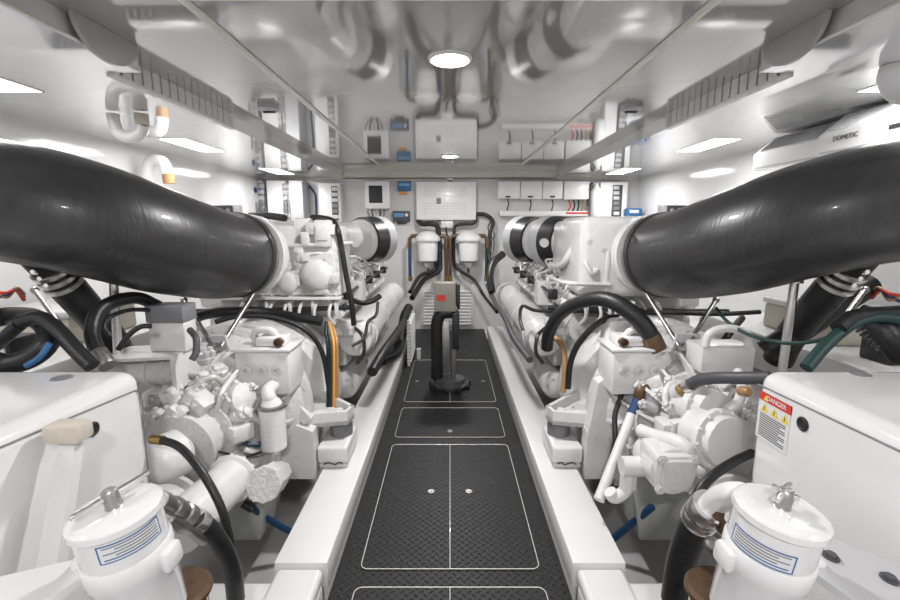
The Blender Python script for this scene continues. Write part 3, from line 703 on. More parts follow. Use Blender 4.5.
    if FL < 0:
        # horizontal canister to the right of the casing
        p = A(222, 402, 1.98); q = A(253, 396, 1.92)
        ax = (q-p).normalized()
        MB().lathe(p-ax*.06, ax, [(0, .05), (.02, .062), (.17, .062), (.175, .068), (.2, .068), (.205, .05), (.215, .02)], 24).out('filter_canister', 'paint', t)
        MB().tube([A(205, 420, 1.9), A(217, 408, 1.86), A(222, 392, 1.88), A(232, 378, 1.98), A(240, 370, 2.1)], .012, 10).out('oil_pipe', 'paint', t)
        # oil filter
        f = A(273, 427, 1.95)
        o = MB().lathe((f.x, f.y, f.z-.105), (0, 0, 1), [(0, .045), (.008, .056), (.2, .058), (.2, .058)], 28).out('oil_filter', 'white', t, label='white hanging oil filter canister')
        MB().lathe((f.x, f.y, f.z+.095), (0, 0, 1), [(0, .0585), (.004, .064), (.016, .064), (.018, .052)], 28).out('seal_ring', 'brush', o)
        MB().lathe((f.x, f.y, f.z+.105), (0, 0, 1), [(0, .050), (.02, .042), (.04, .025)], 24).out('filter_head', 'paint', t)
        MB().tube([(f.x, f.y, f.z+.13), (f.x+.01, f.y, f.z+.155), (f.x+.02, f.y+.04, f.z+.17), (f.x+.02, f.y+.2, f.z+.165)], .030, 14).out('filter_elbow', 'paint', t)
        for j in range(5): MB().lathe((f.x, f.y, f.z-.05+.025*j), (0, 0, 1), [(0, .0585), (.003, .0585)], 28, cap=False).out('print_line', 'label', o)
        p, q = A(250, 443, 2.0), A(262, 432, 2.0)
        MB().box((q.x-.0, 1.965, p.z), (p.x, 1.972, q.z)).box((q.x-.0, 1.965, p.z), (p.x, 2.1, p.z+.004)).out('type_plate', 'bluel', t)
        for j in range(3): MB().box((q.x+.006, 1.962, p.z+.012+.014*j), (p.x-.006, 1.965, p.z+.018+.014*j)).out('print_line', 'label', t)
        MB().tube([A(208, 449, 1.8), A(225, 453, 1.82), A(243, 457, 1.86), A(262, 452, 1.9)], .006, 8).out('sensor_cable', 'blackpl', t)
        # lower hex pump with bolted cover
        c2 = A(264, 484, 1.62)
        ax = V(-.12, -1, .38).normalized()
        MB().lathe(c2-ax*.25, ax, [(0, .05), (.1, .06), (.12, .066), (.25, .066)], 8).out('pump_body', 'paint', t)
        MB().lathe(c2, ax, [(0, .072), (.008, .072), (.012, .068)], 8).bolts(c2+ax*.01, ax, .060, 6, .008).out('pump_cover', 'cast', t)
        # big diagonal cooler cylinder
        a, b_ = A(228, 482, 1.62), A(188, 520, 1.32)
        ax = (b_-a).normalized(); Lc = (b_-a).length
        MB().lathe(a-ax*.04, ax, [(0, .07), (.005, .095), (.025, .095), (.03, .080), (Lc+.1, .080)], 32).bolts(a-ax*.038, ax, .088, 12, .009).out('shaft_seal_tube', 'paint', t)
        a = A(165, 458, 1.5); MB().lathe(a, (.5, -1, 0), [(-.08, .05), (-.05, .085), (.02, .085), (.05, .07), (.07, .03)], 24).out('end_cap', 'paint', t)
        # upper bracket shelf with cylinder beneath
        p, q = A(122, 350, 1.95), A(189, 350, 1.95)
        x0, x1 = sorted((p.x, q.x)); z = p.z-.01
        MB().prism([(x0, 1.84, z), (x1, 1.78, z), (x1, 2.0, z), (x0, 2.05, z)], (0, 0, .014)).prism([(x0, 1.84, z-.14), (x0+.02, 1.84, z-.14), (x0+.02, 1.84, z), (x0, 1.84, z)], (0, .16, 0)).out('top_bracket', 'paint', t)
        MB().cyl((x0+.03, 1.90, z-.07), (x1, 1.88, z-.07), .055).lathe((x0+.06, 1.90, z-.07), (1, 0, 0), [(0, .063), (.02, .063)], 24).lathe((x0+.13, 1.89, z-.07), (1, 0, 0), [(0, .063), (.02, .063)], 24).out('filter_canister', 'cast', t)
        p, q = A(152, 340, 1.92), A(186, 322, 1.92)
        x0, x1 = sorted((p.x, q.x))
        g = MB().box((x0, 1.90, z+.014), (x1, 2.0, q.z), .008).out('sensor_box', 'paint', t)
        MB().box((x0-.003, 1.895, q.z), (x1+.003, 2.005, q.z+.075), .006).out('sensor_lid', 'grey', g, label='grey lid')
    else:
        # tall faceted housing left of the valve block
        MB().box((.80, 2.22, .52), (.93, 2.36, .93), .03).out('side_housing', 'paint', t)
        MB().prism([(.74, 2.22, .62), (.93, 2.22, .80), (.93, 2.22, .34), (.70, 2.22, .34)], (0, -.08, 0)).out('side_web', 'paint', t)
        # pump with bolted four-lobed cover
        c2 = A(676, 474, 1.52); ax = V(.0, -1, .12).normalized()
        p = MB().lathe(c2-ax*.22, ax, [(0, .07), (.10, .075), (.11, .085), (.2, .085), (.205, .075)], 4*6).box(c2+V(-.075, 0, -.07), c2+V(.075, .16, .07), .02).out('pump_body', 'paint', t)
        MB().box(c2+V(-.056, -.022, -.060), c2+V(.056, .0, .060), .010, rot=(0, 0, 0)).bolts(c2+V(0, -.008, 0), (0, -1, 0), .082, 4, .015, PI/4).out('pump_cover', 'cast', t)
        MB().tube([A(640, 430, 1.75), A(656, 436, 1.68), A(676, 441, 1.60), A(688, 450, 1.56), A(690, 464, 1.58)], .026, 16).out('coolant_pipe', 'paint', t)
        MB().lathe(A(703, 470, 1.6), (-1, 0, .0), [(0, .016), (.012, .018), (.03, .018), (.04, .012), (.09, .012)], 14).out('drain_tap', 'paint', t)
        v = A(628, 480, 1.66)
        MB().tube([v+V(0, 0, .07), v, v+V(-.01, 0, -.05), v+V(-.05, 0, -.075), v+V(-.07, 0, -.05)], .026, 14).lathe(v+V(0, 0, .0), (0, 0, 1), [(-.03, .034), (.03, .034)], 8).lathe(v+V(0, 0, .06), (1, 0, 0), [(-.03, .04), (.06, .04)], 14).out('valve_elbow', 'paint', t)
        # white pipe with blue band and brown elbow
        a, b_ = A(599, 500, 1.75), A(632, 414, 2.0)
        MB().cyl(a, b_, .023).out('vent_pipe', 'paint', t)
        MB().cyl(b_, A(639, 398, 2.02), .024).out('blue_hose', 'blue', t, label='blue hose stub')
        MB().tube([A(639, 398, 2.02), A(641, 389, 2.02), A(648, 388, 2.04), A(655, 391, 2.06)], .026, 12).out('pipe_elbow', 'bronze', t, label='brown pipe elbow')
        MB().tube([A(653, 388, 2.05), A(665, 396, 1.98), A(676, 394, 1.9), A(684, 388, 1.85)], .040, 14).out('water_pipe', 'paint', t)
        for (px, py, Y, r, L) in ((715, 412, 1.75, .10, .20), (728, 443, 1.55, .11, .15)):
            c3 = A(px, py, Y); ax = V(.3, -1, .1).normalized()
            MB().lathe(c3-ax*L, ax, [(0, r*.8), (L*.6, r*.85), (L*.62, r*1.05), (L*.78, r*1.05), (L*.8, r*.9), (L, r*.85), (L+.015, r*.5)], 28).bolts(c3-ax*L*.22, ax, r*.97, 12, .008).out('pump_drum', 'paint', t)
        MB().tube([A(738, 372, 1.9), A(742, 385, 1.8), A(738, 402, 1.72), A(726, 410, 1.7)], .020, 12).out('coolant_pipe', 'paint', t)
        p = A(741, 391, 1.72); MB().lathe(p, (0, -1, .3), [(0, .02), (.04, .02), (.05, .014)], 14).out('copper_cap', 'copper', t, label='copper cap')
        p, q = A(700, 374, 1.95), A(757, 347, 1.95)
        MB().box((p.x, 1.95, p.z), (q.x, 2.1, q.z), .012).out('cooler_box', 'paint', t)
        # arched plate
        m = A(727, 347, 1.96); b = MB()
        b.tube([m+V(-.10, 0, 0), m+V(-.085, 0, .06), m+V(-.03, 0, .085), m+V(.04, 0, .08), m+V(.085, 0, .055), m+V(.095, 0, 0)], .018, 10); b.out('arched_pipe', 'paint', t)
        MB().tube([A(610, 345, 2.2), A(619, 348, 2.15), A(623, 370, 2.14), A(622, 392, 2.1), A(615, 415, 2.05), A(615, 440, 2.0), A(611, 460, 2.0)], .013, 10).out('wiring_loom', 'blackpl', t, label='black wiring loom')
    # grey support plate behind the gearbox
    p, q = (L_(218, 378, 2.12), L_(216, 340, 2.12)) if FL < 0 else (R_(684, 378, 2.12), R_(682, 338, 2.12))
    MB().prism([(p.x-.11, 2.12, p.z-.03), (p.x+.10, 2.12, p.z-.03), (p.x+.06, 2.12, q.z+.02), (p.x-.05, 2.12, q.z+.02)], (0, .02, 0)).out('support_plate', 'lgrey', t)
    return t
gearbox(-1); gearbox(1)

# ================================================================== EXHAUST HOSES
for FL in (-1, 1):
    S = side_name[FL]
    pts = [(1.15, 2.48, 1.235), (1.185, 2.25, 1.26), (1.26, 1.98, 1.33), (1.40, 1.78, 1.42), (1.62, 1.665, 1.485), (1.95, 1.63, 1.50), (2.44, 1.63, 1.50)]
    t = thing('exhaust_hose', f'huge black rubber exhaust hose bending from the {S} engine outboard to the {S} hull side', 'hose', (1.2, 2.4, 1.0), 'pair of huge black exhaust hoses')
    MB().tube(pts, [.222, .226, .228, .224, .218, .21, .21], 48, 12).out('rubber_tube', 'rubber', t)
    a = V(1.15, 2.48, 1.235); ax = (V(*pts[1])-V(*pts[0])).normalized()
    for k in range(2):
        MB().lathe(a+ax*(.005+.04*k), ax, [(0, .2245), (.002, .230), (.016, .230), (.018, .2245)], 48).out('hose_clamp', ('brush', 'blackpl')[k], t)
    p = a+ax*.03+V(-.05, -.0, -.225); MB().box(p-V(.03, .02, .012), p+V(.03, .02, .012), .004).out('clamp_bolt', 'brush', t)
    # drain spigot on the underside with clamps
    k = L_
    s0, s1 = V(k(38, 255, 1.70)), V(k(62, 281, 1.78)); ax = (s1-s0).normalized()
    MB().cyl(s0-ax*.04, s1, .062).out('branch_collar', 'black', t)
    g = thing('drain_hose', f'black drain hose with steel clamps branching under the {S} exhaust hose', 'hose', k(90, 330, 2.0)-V(0, 0, .1))
    MB().tube([s1-ax*.02, k(72, 292, 1.82), k(95, 318, 1.95), k(112, 340, 2.05), k(122, 360, 2.1)], .064, 20).out('tube', 'black', g)
    for q in range(3): MB().lathe(s1-ax*(.07-.035*q), ax, [(0, .066), (.002, .071), (.018, .071), (.02, .066)], 28).bolt(s1-ax*(.06-.035*q)+V(0, -.07, 0), (0, -1, 0), .01, .012).out('hose_clamp', 'steel', g)
    # thin stay rods under the hose
    for (x0, y0, x1, y1, Y0, Y1) in ((184, 300, 213, 346, 2.25, 2.10), (256, 290, 220, 348, 2.42, 2.10), (35, 290, 75, 345, 1.9, 1.7)):
        o = MB().cyl(k(x0, y0, Y0), k(x1, y1, Y1), .011).ball(k(x0, y0, Y0), .017).box(k(x1, y1, Y1)-V(.02, .02, .012), k(x1, y1, Y1)+V(.02, .02, .012), .004).out('stay_rod', 'brush')
        tag(o, {184: f'inclined steel stay rod outboard under the {S} exhaust hose', 256: f'inclined steel stay rod nearest the {S} exhaust flange', 35: f'thin steel stay crossing beside the {S} drain hose'}[x0], 'rod')
    x, y = (113, 282) if FL < 0 else (104, 284)
    o = MB().cyl(k(x, y-12, 1.88), k(x+6 if FL < 0 else x+14, 372, 1.88), .017).lathe(k(x, y-6, 1.88), (0, 0, -1), [(0, .028), (.02, .028)], 16).out('support_post', 'steel'); tag(o, f'upright stainless support post under the {S} exhaust hose', 'post')
FL = 1

# ================================================================== GENERATOR ENCLOSURES
def genset(FLs):
    global FL
    FL = FLs; S = side_name[FL]; X = .968
    t = thing('generator_enclosure', ('large white generator enclosure in the left foreground with a leaning post beside it' if FL < 0 else 'large white generator enclosure in the right foreground with a red danger label'), 'generator', (1.6, .8, -.36), 'pair of white generator enclosures')
    MB().box((X, .15, -.34), (2.3, 1.36, .956), .045, 5).out('enclosure', 'gel', t)
    P = [atx(902, 448, X-.001), atx(764, 390, X-.001), atx(761, 392, X-.001), atx(758, 400, X-.001), V(X-.001, 1.315, .30)]
    if FL > 0: P = [atx(902, 452, X-.001), atx(758, 384, X-.001)]
    MB().tube(P, .0022, 6, smooth=False).out('panel_seam', 'grey', t)
    p = atx(807 if FL < 0 else 803, 429 if FL < 0 else 424, X)
    MB().lathe((X+.002, p.y, p.z), (-1, 0, 0), [(0, .020), (.005, .020), (.007, .016), (.004, .012)], 28).out('lock', 'blackpl', t)
    p = atz(838 if FL < 0 else 860, 378 if FL < 0 else 374, .957)
    MB().lathe((p.x, p.y, .955), (0, 0, 1), [(0, .026), (.004, .026), (.006, .02)], 28).out('latch', 'grey', t)
    if FL > 0:
        y0, y1, z0, z1 = 1.205, 1.335, .745, .893
        MB().box((X-.0022, y0, z0), (X+.001, y1, z1)).out('danger_label', 'label', t)
        MB().box((X-.003, y0, z1-.026), (X, y1, z1)).out('label_header', 'red', t)
        text('DANGER', .020, (X-.0035, (y0+y1)/2-.008, z1-.013), PI/2, 0, -PI/2, 'label', t)
        b = MB().prism([(X-.003, y1-.020, z1-.022), (X-.003, y1-.040, z1-.022), (X-.003, y1-.030, z1-.005)], (-.001, 0, 0)); b.out('warning_triangle', 'yellow', t)
        for k in range(3):
            yy = y1-.012-.042*k; z = z1-.058
            MB().prism([(X-.003, yy, z), (X-.003, yy-.032, z), (X-.003, yy-.016, z+.027)], (-.001, 0, 0)).out('warning_triangle', 'yellow', t)
            MB().box((X-.0045, yy-.0175, z+.005), (X-.004, yy-.0145, z+.018)).out('warning_mark', 'text', t)
        rnd = random.Random(5)
        for k in range(11):
            z = z1-.066-.0068*k
            MB().box((X-.003, y0+.012+rnd.random()*.025*(k % 3 == 2), z-.0026), (X, y1-.012, z)).out('print_line', 'text', t)
    return t
genset(-1); genset(1)
FL = -1
t = thing('leaning_post', 'pale leaning square post with a tan block on its top in the left foreground', 'post', (.9, .9, .3))
a, c = V(.905, 1.0, .90), V(.885, .80, .45)
MB().loft([[a+V(-.017, 0, 0), a+V(.022, 0, 0), a+V(.022, .03, 0), a+V(-.017, .03, 0)], [c+V(-.02, 0, 0), c+V(.03, 0, 0), c+V(.03, .035, 0), c+V(-.02, .035, 0)]]).out('post', 'beam', t)
MB().box((.865, .975, .895), (.947, 1.03, .94), .008).out('top_block', 'tan', t)
MB().box((.84, .72, -.0), (.947, .90, .46), .01).out('foot', 'beam', t)

# ================================================================== FOREGROUND STRAINERS
def strainer(FLs):
    global FL, SIZE
    FL = FLs; S = side_name[FL]
    X, Y, z = (.680, .83, .835) if FL < 0 else (.672, .83, .835)
    t = thing('fuel_filter', ('round white fuel filter with a long steel T-bar on its cap in the left foreground' if FL < 0 else 'round white fuel filter with a short steel T-handle on its cap in the right foreground'), 'filter', (X, Y, .40), 'pair of round white filters in the foreground')
    SIZE = (V(X, Y, z), .80, Euler((math.radians(5), math.radians(5), 0)).to_matrix())
    c = V(X, Y, 0)
    cap = MB().lathe(c+V(0, 0, z), (0, 0, -1), [(-.004, .03), (-.003, .088), (.001, .100), (.006, .105), (.022, .106), (.026, .102)], 56).out('cap', 'gel', t)
    MB().lathe(c+V(0, 0, z-.024), (0, 0, -1), [(0, .097), (.085, .0975), (.088, .094), (.092, .094)], 56).out('upper_body', 'gel', t)
    MB().lathe(c+V(0, 0, z-.114), (0, 0, -1), [(0, .100), (.004, .103), (.055, .103), (.06, .100), (.22, .094), (.25, .06)], 56).box(c+V(-.12, -.03, z-.19), c+V(-.09, .035, z-.13), .012).box(c+V(.09, -.03, z-.19), c+V(.14, .035, z-.13), .012).out('lower_body', 'gel', t)
    # handle
    h = c+V(0, 0, z+.003)
    hub = MB().lathe(h, (0, 0, 1), [(0, .021), (.003, .0185), (.045, .0185), (.05, .015)], 8*3, ).out('handle_hub', 'brush', t)
    if FL < 0:
        # bar measured on the left cap
        p, q = L_(81, 523, Y-.02), L_(140, 483, Y+.045)
        p, q = V(p.x, p.y, h.z+.032), V(q.x, q.y, h.z+.034)
        p, q = h+V(.045, -.075, .030), h+V(-.045, .085, .036)
        MB().lathe(p, q-p, [(0, .003), (.003, .007), (.01, .0082), ((q-p).length-.01, .0082), ((q-p).length-.003, .007), ((q-p).length, .003)], 14).out('handle_bar', 'steel', t)
    else:
        p, q = h+V(-.040, -.022, .035), h+V(.035, .035, .042)
        MB().lathe(p, q-p, [(0, .006), (.003, .0095), (.012, .0095), ((q-p).length-.012, .009), ((q-p).length, .007)], 14).out('handle_bar', 'steel', t)
        p, q = h+V(-.02, .025, .04), h+V(.02, -.02, .04); MB().cyl(p, q, .009).out('handle_cross', 'steel', t)
    # curved label
    R0 = .0985
    def patch(a0, a1, za, zb, r, m, nm, par=t):
        b = MB(); n = 18; rows = []
        for zz in (za, zb): rows.append([c+V(math.cos(a0+(a1-a0)*i/n)*r, math.sin(a0+(a1-a0)*i/n)*r, zz) for i in range(n+1)])
        v0 = [b.bm.verts.new(p) for p in rows[0]]; v1 = [b.bm.verts.new(p) for p in rows[1]]
        for i in range(n): b.bm.faces.new((v0[i], v0[i+1], v1[i+1], v1[i]))
        return b.out(nm, m, par)
    a0, a1 = (math.radians(193), math.radians(268)) if FL < 0 else (math.radians(175), math.radians(262))
    if FL < 0: a0, a1 = math.radians(178), math.radians(262)
    zt = z-.034
    if FL > 0: zt = z-.060
    lab = patch(a0, a1, zt-.050, zt, .0982 if FL < 0 else .0985, 'bluel', 'label')
    patch(a0+.04, a1-.04, zt-.0465, zt-.0035, .0986 if FL < 0 else .0989, 'label', 'label_face', lab)
    for k in range(5):
        patch(a0+.10, a1-.12-.25*(k % 2), zt-.042+.008*k, zt-.0385+.008*k, .0989 if FL < 0 else .0992, ('bluel' if k == 0 else 'grey'), 'print_line', lab)
    # bowl of the second stage
    KEEP, SIZE = SIZE, None
    MB().lathe((X-.02, .955, .54), (0, 0, -1), [(0, .070), (.01, .078), (.02, .078), (.022, .065)], 36).out('bowl_rim', 'bronze', t, label='brown rim of the glass bowl')
    MB().lathe((X-.02, .955, .519), (0, 0, -1), [(0, .068), (.12, .064), (.16, .045), (.18, .02)], 36).out('glass_bowl', 'amber', t, label='dark amber glass bowl')
    SIZE = KEEP
    if FL > 0:
        MB().prism([(.74, .83, z-.165), (.78, .92, z-.165), (.88, .94, z-.165), (1.01, .84, z-.165), (1.01, .66, z-.165), (.80, .70, z-.165)], (0, 0, .02)).out('bracket', 'lgrey', t)
        for p in ((.85, .84), (.95, .78)): MB().lathe((p[0], p[1], z-.145), (0, 0, 1), [(0, .020), (.004, .020), (.004, .013), (.012, .012)], 6*4).out('bracket_bolt', 'dark', t)
    else:
        MB().prism([(.76, .80, z-.175), (.84, .84, z-.175), (1.01, .80, z-.175), (1.01, .68, z-.175), (.80, .72, z-.175)], (0, 0, .02)).out('bracket', 'beam', t)
strainer(-1); strainer(1); SIZE = None

# ================================================================== FOREGROUND HOSES
FL = -1; k = L_
P = [k(196, 519, 1.12), k(212, 532, 1.15), k(226, 553, 1.18), k(233, 574, 1.2), k(236, 600, 1.22)]
hose('black hose with a silver threaded fitting curving down beside the left foreground filter', P, .026, clamps=[(k(196, 519, 1.12), k(203, 524, 1.135), .029, 'steel', 'ferrule')])
t = thing('pipe_fitting', 'silver pipe fitting joining the left foreground filter to its black hose', 'fitting', k(180, 512, 1.05)-V(0, 0, .04))
MB().lathe(k(160, 500, .98), k(196, 519, 1.12)-k(160, 500, .98), [(0, .02), (.06, .02), (.062, .026), (.09, .026), (.092, .021), (.12, .023), (.125, .028), (.165, .028)], 18).out('connector', 'brush', t)
MB().tube([k(170, 518, 1.0), k(180, 526, 1.04), k(190, 531, 1.08), k(204, 540, 1.13)], [.012, .018, .012, .016], 10, 3).out('drain_valve', 'brush', t)
hose('slim black hose with a brass end looping down in front of the left gearbox', [k(152, 439, 1.38), k(165, 441, 1.36), k(182, 449, 1.33), k(203, 474, 1.28), k(220, 505, 1.25), k(229, 535, 1.24), k(233, 560, 1.24)], .0125, clamps=[(k(152, 439, 1.38), k(163, 440.5, 1.365), .015, 'brass', 'brass_end')])
hose('blue hose on the bilge floor below the left gearbox', [k(252, 508, 1.95), k(268, 519, 2.05), k(290, 531, 2.1), k(305, 533, 2.2)], .016, 'bluehose', clamps=[(k(243, 503, 1.95), k(253, 509, 1.95), .02, 'blackpl', 'end_fitting')])
FL = 1; k = R_
P = [k(708, 509, 1.03), k(697, 524, 1.07), k(688, 544, 1.10), k(681, 568, 1.12), k(676, 600, 1.13)]
t = hose('thick black hose with twin steel clamps beside the right foreground filter', P, .040, seg=20, clamps=[(k(711, 506, 1.02), k(704, 513, 1.04), .043, 'steel', 'hose_clamp'), (k(703, 514, 1.043), k(698, 520, 1.06), .043, 'steel', 'hose_clamp')])
o = MB().tube([k(752, 500, .90), k(738, 495, .93), k(722, 498, .98), k(706, 511, 1.035)], .029, 20).out('pipe_elbow', 'white'); tag(o, 'white pipe elbow from the right foreground filter to the thick black hose', 'pipe')
t = thing('shutoff_valve', 'small brown shut-off valve beside the right foreground filter', 'valve', k(722, 525, .98)-V(0, 0, .05))
MB().box(k(716, 522, .97), k(726, 511, .97)+V(0, .03, 0), .004).box(k(720, 535, .98), k(728, 522, .98)+V(0, .025, 0), .004).out('body', 'bronze', t); MB().ball(k(712, 545, 1.0), .02).ball(k(720, 550, 1.0), .016).out('fitting', 'brush', t)
hose('slim black hose looping down behind the right foreground filter', [k(752, 453, 1.40), k(735, 461, 1.36), k(715, 474, 1.32), k(700, 490, 1.29), k(693, 510, 1.27), k(690, 530, 1.27)], .015)
hose('blue hose on the bilge floor below the right gearbox', [k(652, 507, 1.95), k(640, 517, 2.0), k(628, 527, 2.05), k(612, 540, 2.1)], .018, 'bluehose')
hose('dark hose with a brass clamped end joining the right gearbox to the generator', [k(684, 389, 1.83), k(697, 381, 1.78), k(715, 378, 1.7), k(740, 378, 1.62), k(770, 378, 1.55)], .024, 'dark', clamps=[(k(680, 392, 1.84), k(684, 389, 1.83), .027, 'brass', 'brass_end'), (k(686, 388, 1.825), k(691, 384.5, 1.80), .027, 'steel', 'hose_clamp')])
hose('thick black hose arching over the right flywheel housing', [k(547, 348, 2.55), k(549, 333, 2.5), k(560, 314, 2.4), k(580, 302, 2.3), k(604, 299, 2.2), k(626, 309, 2.12), k(645, 327, 2.08), k(657, 350, 2.06)], [.035, .035, .038, .042, .042], 'black', seg=16, clamps=[(k(650, 336, 2.07), k(657, 350, 2.06), .046, 'bronze', 'brown_sleeve'), (k(657, 351, 2.06), k(662, 362, 2.08), .044, 'paint', 'white_collar')])
hose('thinner black hose arching inside the thick one on the right engine', [k(568, 388, 2.4), k(570, 365, 2.38), k(577, 346, 2.35), k(592, 328, 2.3), k(606, 319, 2.28), k(618, 317, 2.3)], .017, 'black')
hose('copper coloured hose dropping beside the right flywheel housing', [k(553, 337, 2.62), k(559, 341, 2.55), k(564, 352, 2.5), k(565, 372, 2.48), k(563, 392, 2.48)], .017, 'copper')
o = MB().tube([k(523, 330, 2.75), k(520, 318, 2.8), k(523, 306, 2.8), k(540, 311, 2.7), k(600, 312, 2.7)], .011, 8).out('cable', 'black'); tag(o, 'thin black cable running across the right engine above the flywheel housing', 'cable')
hose('black hose rising past the round filter at the far end of the right engine', [k(492, 292, 4.6), k(490, 275, 4.7), k(494, 262, 4.8), k(503, 254, 4.9)], .04, 'black')
hose('red and black cable lying between the right bearer and the engine', [k(487, 285, 5.2), k(494, 300, 4.4), k(505, 318, 3.6), k(514, 338, 3.1), k(530, 360, 2.75)], .022, 'dark')
FL = -1; k = L_
hose('black upright cable in front of the left engine from its top to the manifold', [k(328, 222, 3.1), k(336, 226, 2.72), k(341, 245, 2.70), k(346, 275, 2.70), k(351, 300, 2.70), k(354, 325, 2.72)], .017, 'black', 'cable', 'cable')
hose('black cable harness along the top edge of the left engine', [k(312, 218, 2.82), k(323, 219, 2.8), k(333, 222, 2.75), k(338, 232, 2.72)], .022, 'black', 'cable', 'cable')
hose('black cable harness behind the top of the left exhaust flange', [k(250, 216, 2.9), k(268, 216, 2.85), k(285, 218, 2.8)], .022, 'black', 'cable', 'cable')
hose('thin black cable dropping over the left cooling manifold', [k(378, 302, 2.9), k(376, 315, 2.85), k(368, 322, 2.8), k(364, 338, 2.75), k(352, 346, 2.7)], .010, 'black', 'cable', 'cable')
for i, (dx, m) in enumerate(((0, 'orange'), (3, 'copper'), (-3, 'green'), (-6, 'black'))):
    hose(f'{("bright orange", "tan", "dark green", "black")[i]} cable dropping in the bundle beside the left flywheel housing', [k(329+dx*.4, 322, 2.55), k(332+dx, 334, 2.5), k(334+dx, 350, 2.46), k(334+dx, 410, 2.44)], .010, m, 'cable', 'cable', group='cable bundle beside the left flywheel housing')
hose('black cable arching over the left flywheel housing', [k(215, 322, 2.3), k(240, 316, 2.35), k(275, 318, 2.4), k(305, 330, 2.42), k(322, 352, 2.45), k(329, 388, 2.45)], .014, 'black', 'cable', 'cable')
hose('thick black hose sweeping under the left exhaust flange', [k(180, 322, 2.2), k(215, 313, 2.45), k(262, 312, 2.6), k(300, 318, 2.6), k(322, 322, 2.6)], .028, 'black')
hose('black cable knot beside the end of the left cooling manifold', [k(352, 300, 2.75), k(362, 303, 2.85), k(372, 301, 2.9), k(380, 296, 2.95)], .018, 'black', 'cable', 'cable')
hose('black-brown hose arching behind the left generator with a steel ferrule', [k(106, 362, 1.60), k(97, 350, 1.62), k(92, 332, 1.66), k(98, 312, 1.72), k(115, 301, 1.8), k(138, 298, 1.9), k(158, 306, 2.0)], .026, 'black', seg=14, clamps=[(k(108, 366, 1.59), k(98, 352, 1.615), .029, 'brush', 'ferrule')])
hose('thin black cable looping in front of the left support post', [k(150, 310, 1.9), k(130, 310, 1.85), k(112, 316, 1.8), k(104, 326, 1.75), k(110, 336, 1.75)], .009, 'black', 'cable', 'cable')
hose('second thin black cable reaching the grey lidded sensor box', [k(152, 326, 1.72), k(140, 327, 1.7), k(128, 336, 1.68), k(118, 350, 1.66)], .010, 'black', 'cable', 'cable')
hose('dark hose with blue stripe coiled behind the left generator', [k(-14, 360, 1.40), k(8, 364, 1.42), k(30, 358, 1.44), k(46, 345, 1.46), k(48, 330, 1.52), k(34, 318, 1.6), k(10, 316, 1.65), k(-14, 320, 1.6)], .034, 'black', seg=16, clamps=[])
o = MB().tube([k(26, 366, 1.395), k(40, 357, 1.405), k(50, 343, 1.42)], .010, 8).out('hose_stripe', 'bluel'); tag(o, 'short blue marked tube lying along the coiled hose behind the left generator', 'tube')
hose('black hose dropping diagonally behind the left generator', [k(20, 322, 1.5), k(40, 318, 1.5), k(58, 330, 1.47), k(74, 348, 1.44), k(92, 366, 1.42)], .024, 'black')
hose('lower black hose crossing at the left edge behind the left generator', [k(-10, 350, 1.55), k(4, 338, 1.52), k(20, 324, 1.5)], .022, 'black')
hose('thin black and brass sensor lead beside the grey lidded box', [k(190, 330, 1.9), k(196, 338, 1.85), k(196, 352, 1.82), k(192, 360, 1.8)], .014, 'dark', 'cable', 'cable')
for i, (a, m) in enumerate((((-8, 292), 'red'), ((-8, 298), 'blue'), ((-8, 287), 'copper'))):
    hose(f'{("red", "blue", "tan")[i]} wire at the left edge under the exhaust hose', [k(*a, 1.9), k(6, 293+i*2, 1.9), k(16, 290-i, 1.95), k(24, 300-i*3, 2.0)], .008, m, 'cable', 'cable', group='coloured wires at the left edge')
hose('black hose in the gap between the left engine and its bearer', [k(404, 322, 4.3), k(396, 335, 3.7), k(384, 352, 3.15), k(372, 372, 2.85)], .035, 'black')
FL = 1; k = R_
hose('second thick black hose running beside the right drain hose', [k(868, 285, 2.05), k(835, 306, 2.0), k(800, 330, 2.0), k(765, 352, 2.05)], .055, 'black', seg=18)
hose('dark green hose crossing behind the right generator', [k(902, 320, 1.5), k(880, 317, 1.5), k(855, 322, 1.48), k(828, 343, 1.45), k(806, 368, 1.42)], .020, 'green')
hose('ribbed black hose at the right edge behind the right generator', [k(858, 316, 1.6), k(874, 322, 1.56), k(888, 336, 1.52), k(905, 356, 1.5)], .045, 'black', seg=18, clamps=[(k(864+4*i, 318.5+3.6*i, 1.59-.01*i), k(866+4*i, 320+3.6*i, 1.585-.01*i), .049, 'dark', 'rib') for i in range(7)])
hose('bundle of black wiring over the green hose at the right edge', [k(902, 312, 1.55), k(885, 313, 1.53), k(868, 314, 1.5), k(850, 318, 1.48), k(838, 328, 1.46)], .024, 'black')
hose('thin green cable sagging behind the right generator', [k(716, 308, 2.1), k(728, 322, 2.0), k(750, 335, 1.9), k(785, 343, 1.8), k(820, 340, 1.65), k(850, 325, 1.52)], .008, 'green', 'cable', 'cable')
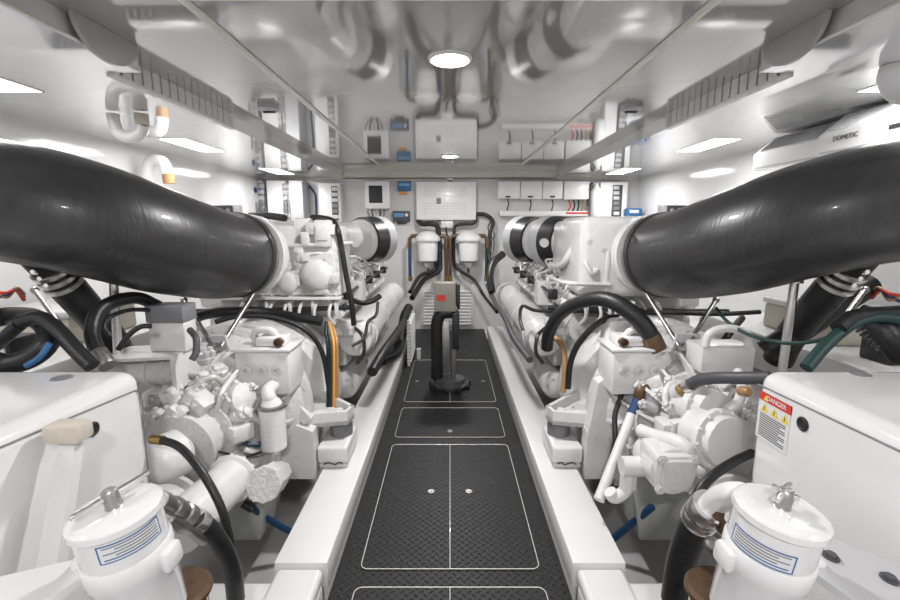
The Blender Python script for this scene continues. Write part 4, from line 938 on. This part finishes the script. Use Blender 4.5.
hose('thin black cable across the stay rods under the right exhaust hose', [k(640, 312, 2.66), k(680, 313, 2.64), k(720, 314, 2.6), k(760, 312, 2.6)], .014, 'black', 'cable', 'cable')
hose('black hose loop under the right exhaust hose', [k(700, 372, 2.2), k(716, 352, 2.25), k(732, 330, 2.3), k(742, 318, 2.4)], .018, 'black')
for i, (a, m) in enumerate((((905, 296), 'red'), ((905, 303), 'blue'), ((905, 291), 'copper'))):
    hose(f'{("red", "blue", "tan")[i]} wire at the right edge under the exhaust hose', [k(*a, 1.9), k(890, 294+i*3, 1.9), k(880, 290-i, 1.95), k(872, 298-i*3, 2.0)], .008, m, 'cable', 'cable', group='coloured wires at the right edge')
# ================================================================== SIDE SHELVES
for FL in (-1, 1):
    S = side_name[FL]
    o = MB().box((1.80, 1.40, .56), (XW-.006, 3.2, .78), .02).out('side_locker', 'beam'); tag(o, f'long low white locker along the {S} wall behind the generator', 'locker')
    t = thing('battery_box', f'beige lidded box on the {S} locker under the exhaust hose', 'box', (2.15, 2.5, .781))
    MB().box((1.95, 2.25, .781), (2.38, 2.75, .93), .015).out('box', 'tan', t); MB().box((1.94, 2.24, .93), (2.39, 2.76, .965), .01).out('lid', 'beam', t)
    t = thing('relay_box', f'small black relay box on the {S} locker', 'box', (2.05, 2.0, .781))
    MB().box((1.95, 1.93, .781), (2.12, 2.08, .90), .012).out('housing', 'blackpl', t); MB().box((1.97, 1.925, .83), (2.08, 1.93, .86)).out('label', 'label', t)
    t = thing('slotted_rail', f'pale slotted cable rail reaching in from the {S} wall above the exhaust hose', 'rail', (1.95, 3.0, 1.45))
    b = MB(); b.box((1.42, 2.98, 1.445), (XW-.002, 3.0, 1.465)).box((1.42, 2.98, 1.51), (XW-.002, 3.0, 1.525))
    for q in range(22): b.box((1.42+.047*q, 2.98, 1.465), (1.432+.047*q, 3.0, 1.51))
    b.out('rail', 'dark', t); MB().box((1.40, 3.0, 1.44), (XW-.002, 3.1, 1.53), .004).out('tray', 'white', t)
FL = 1
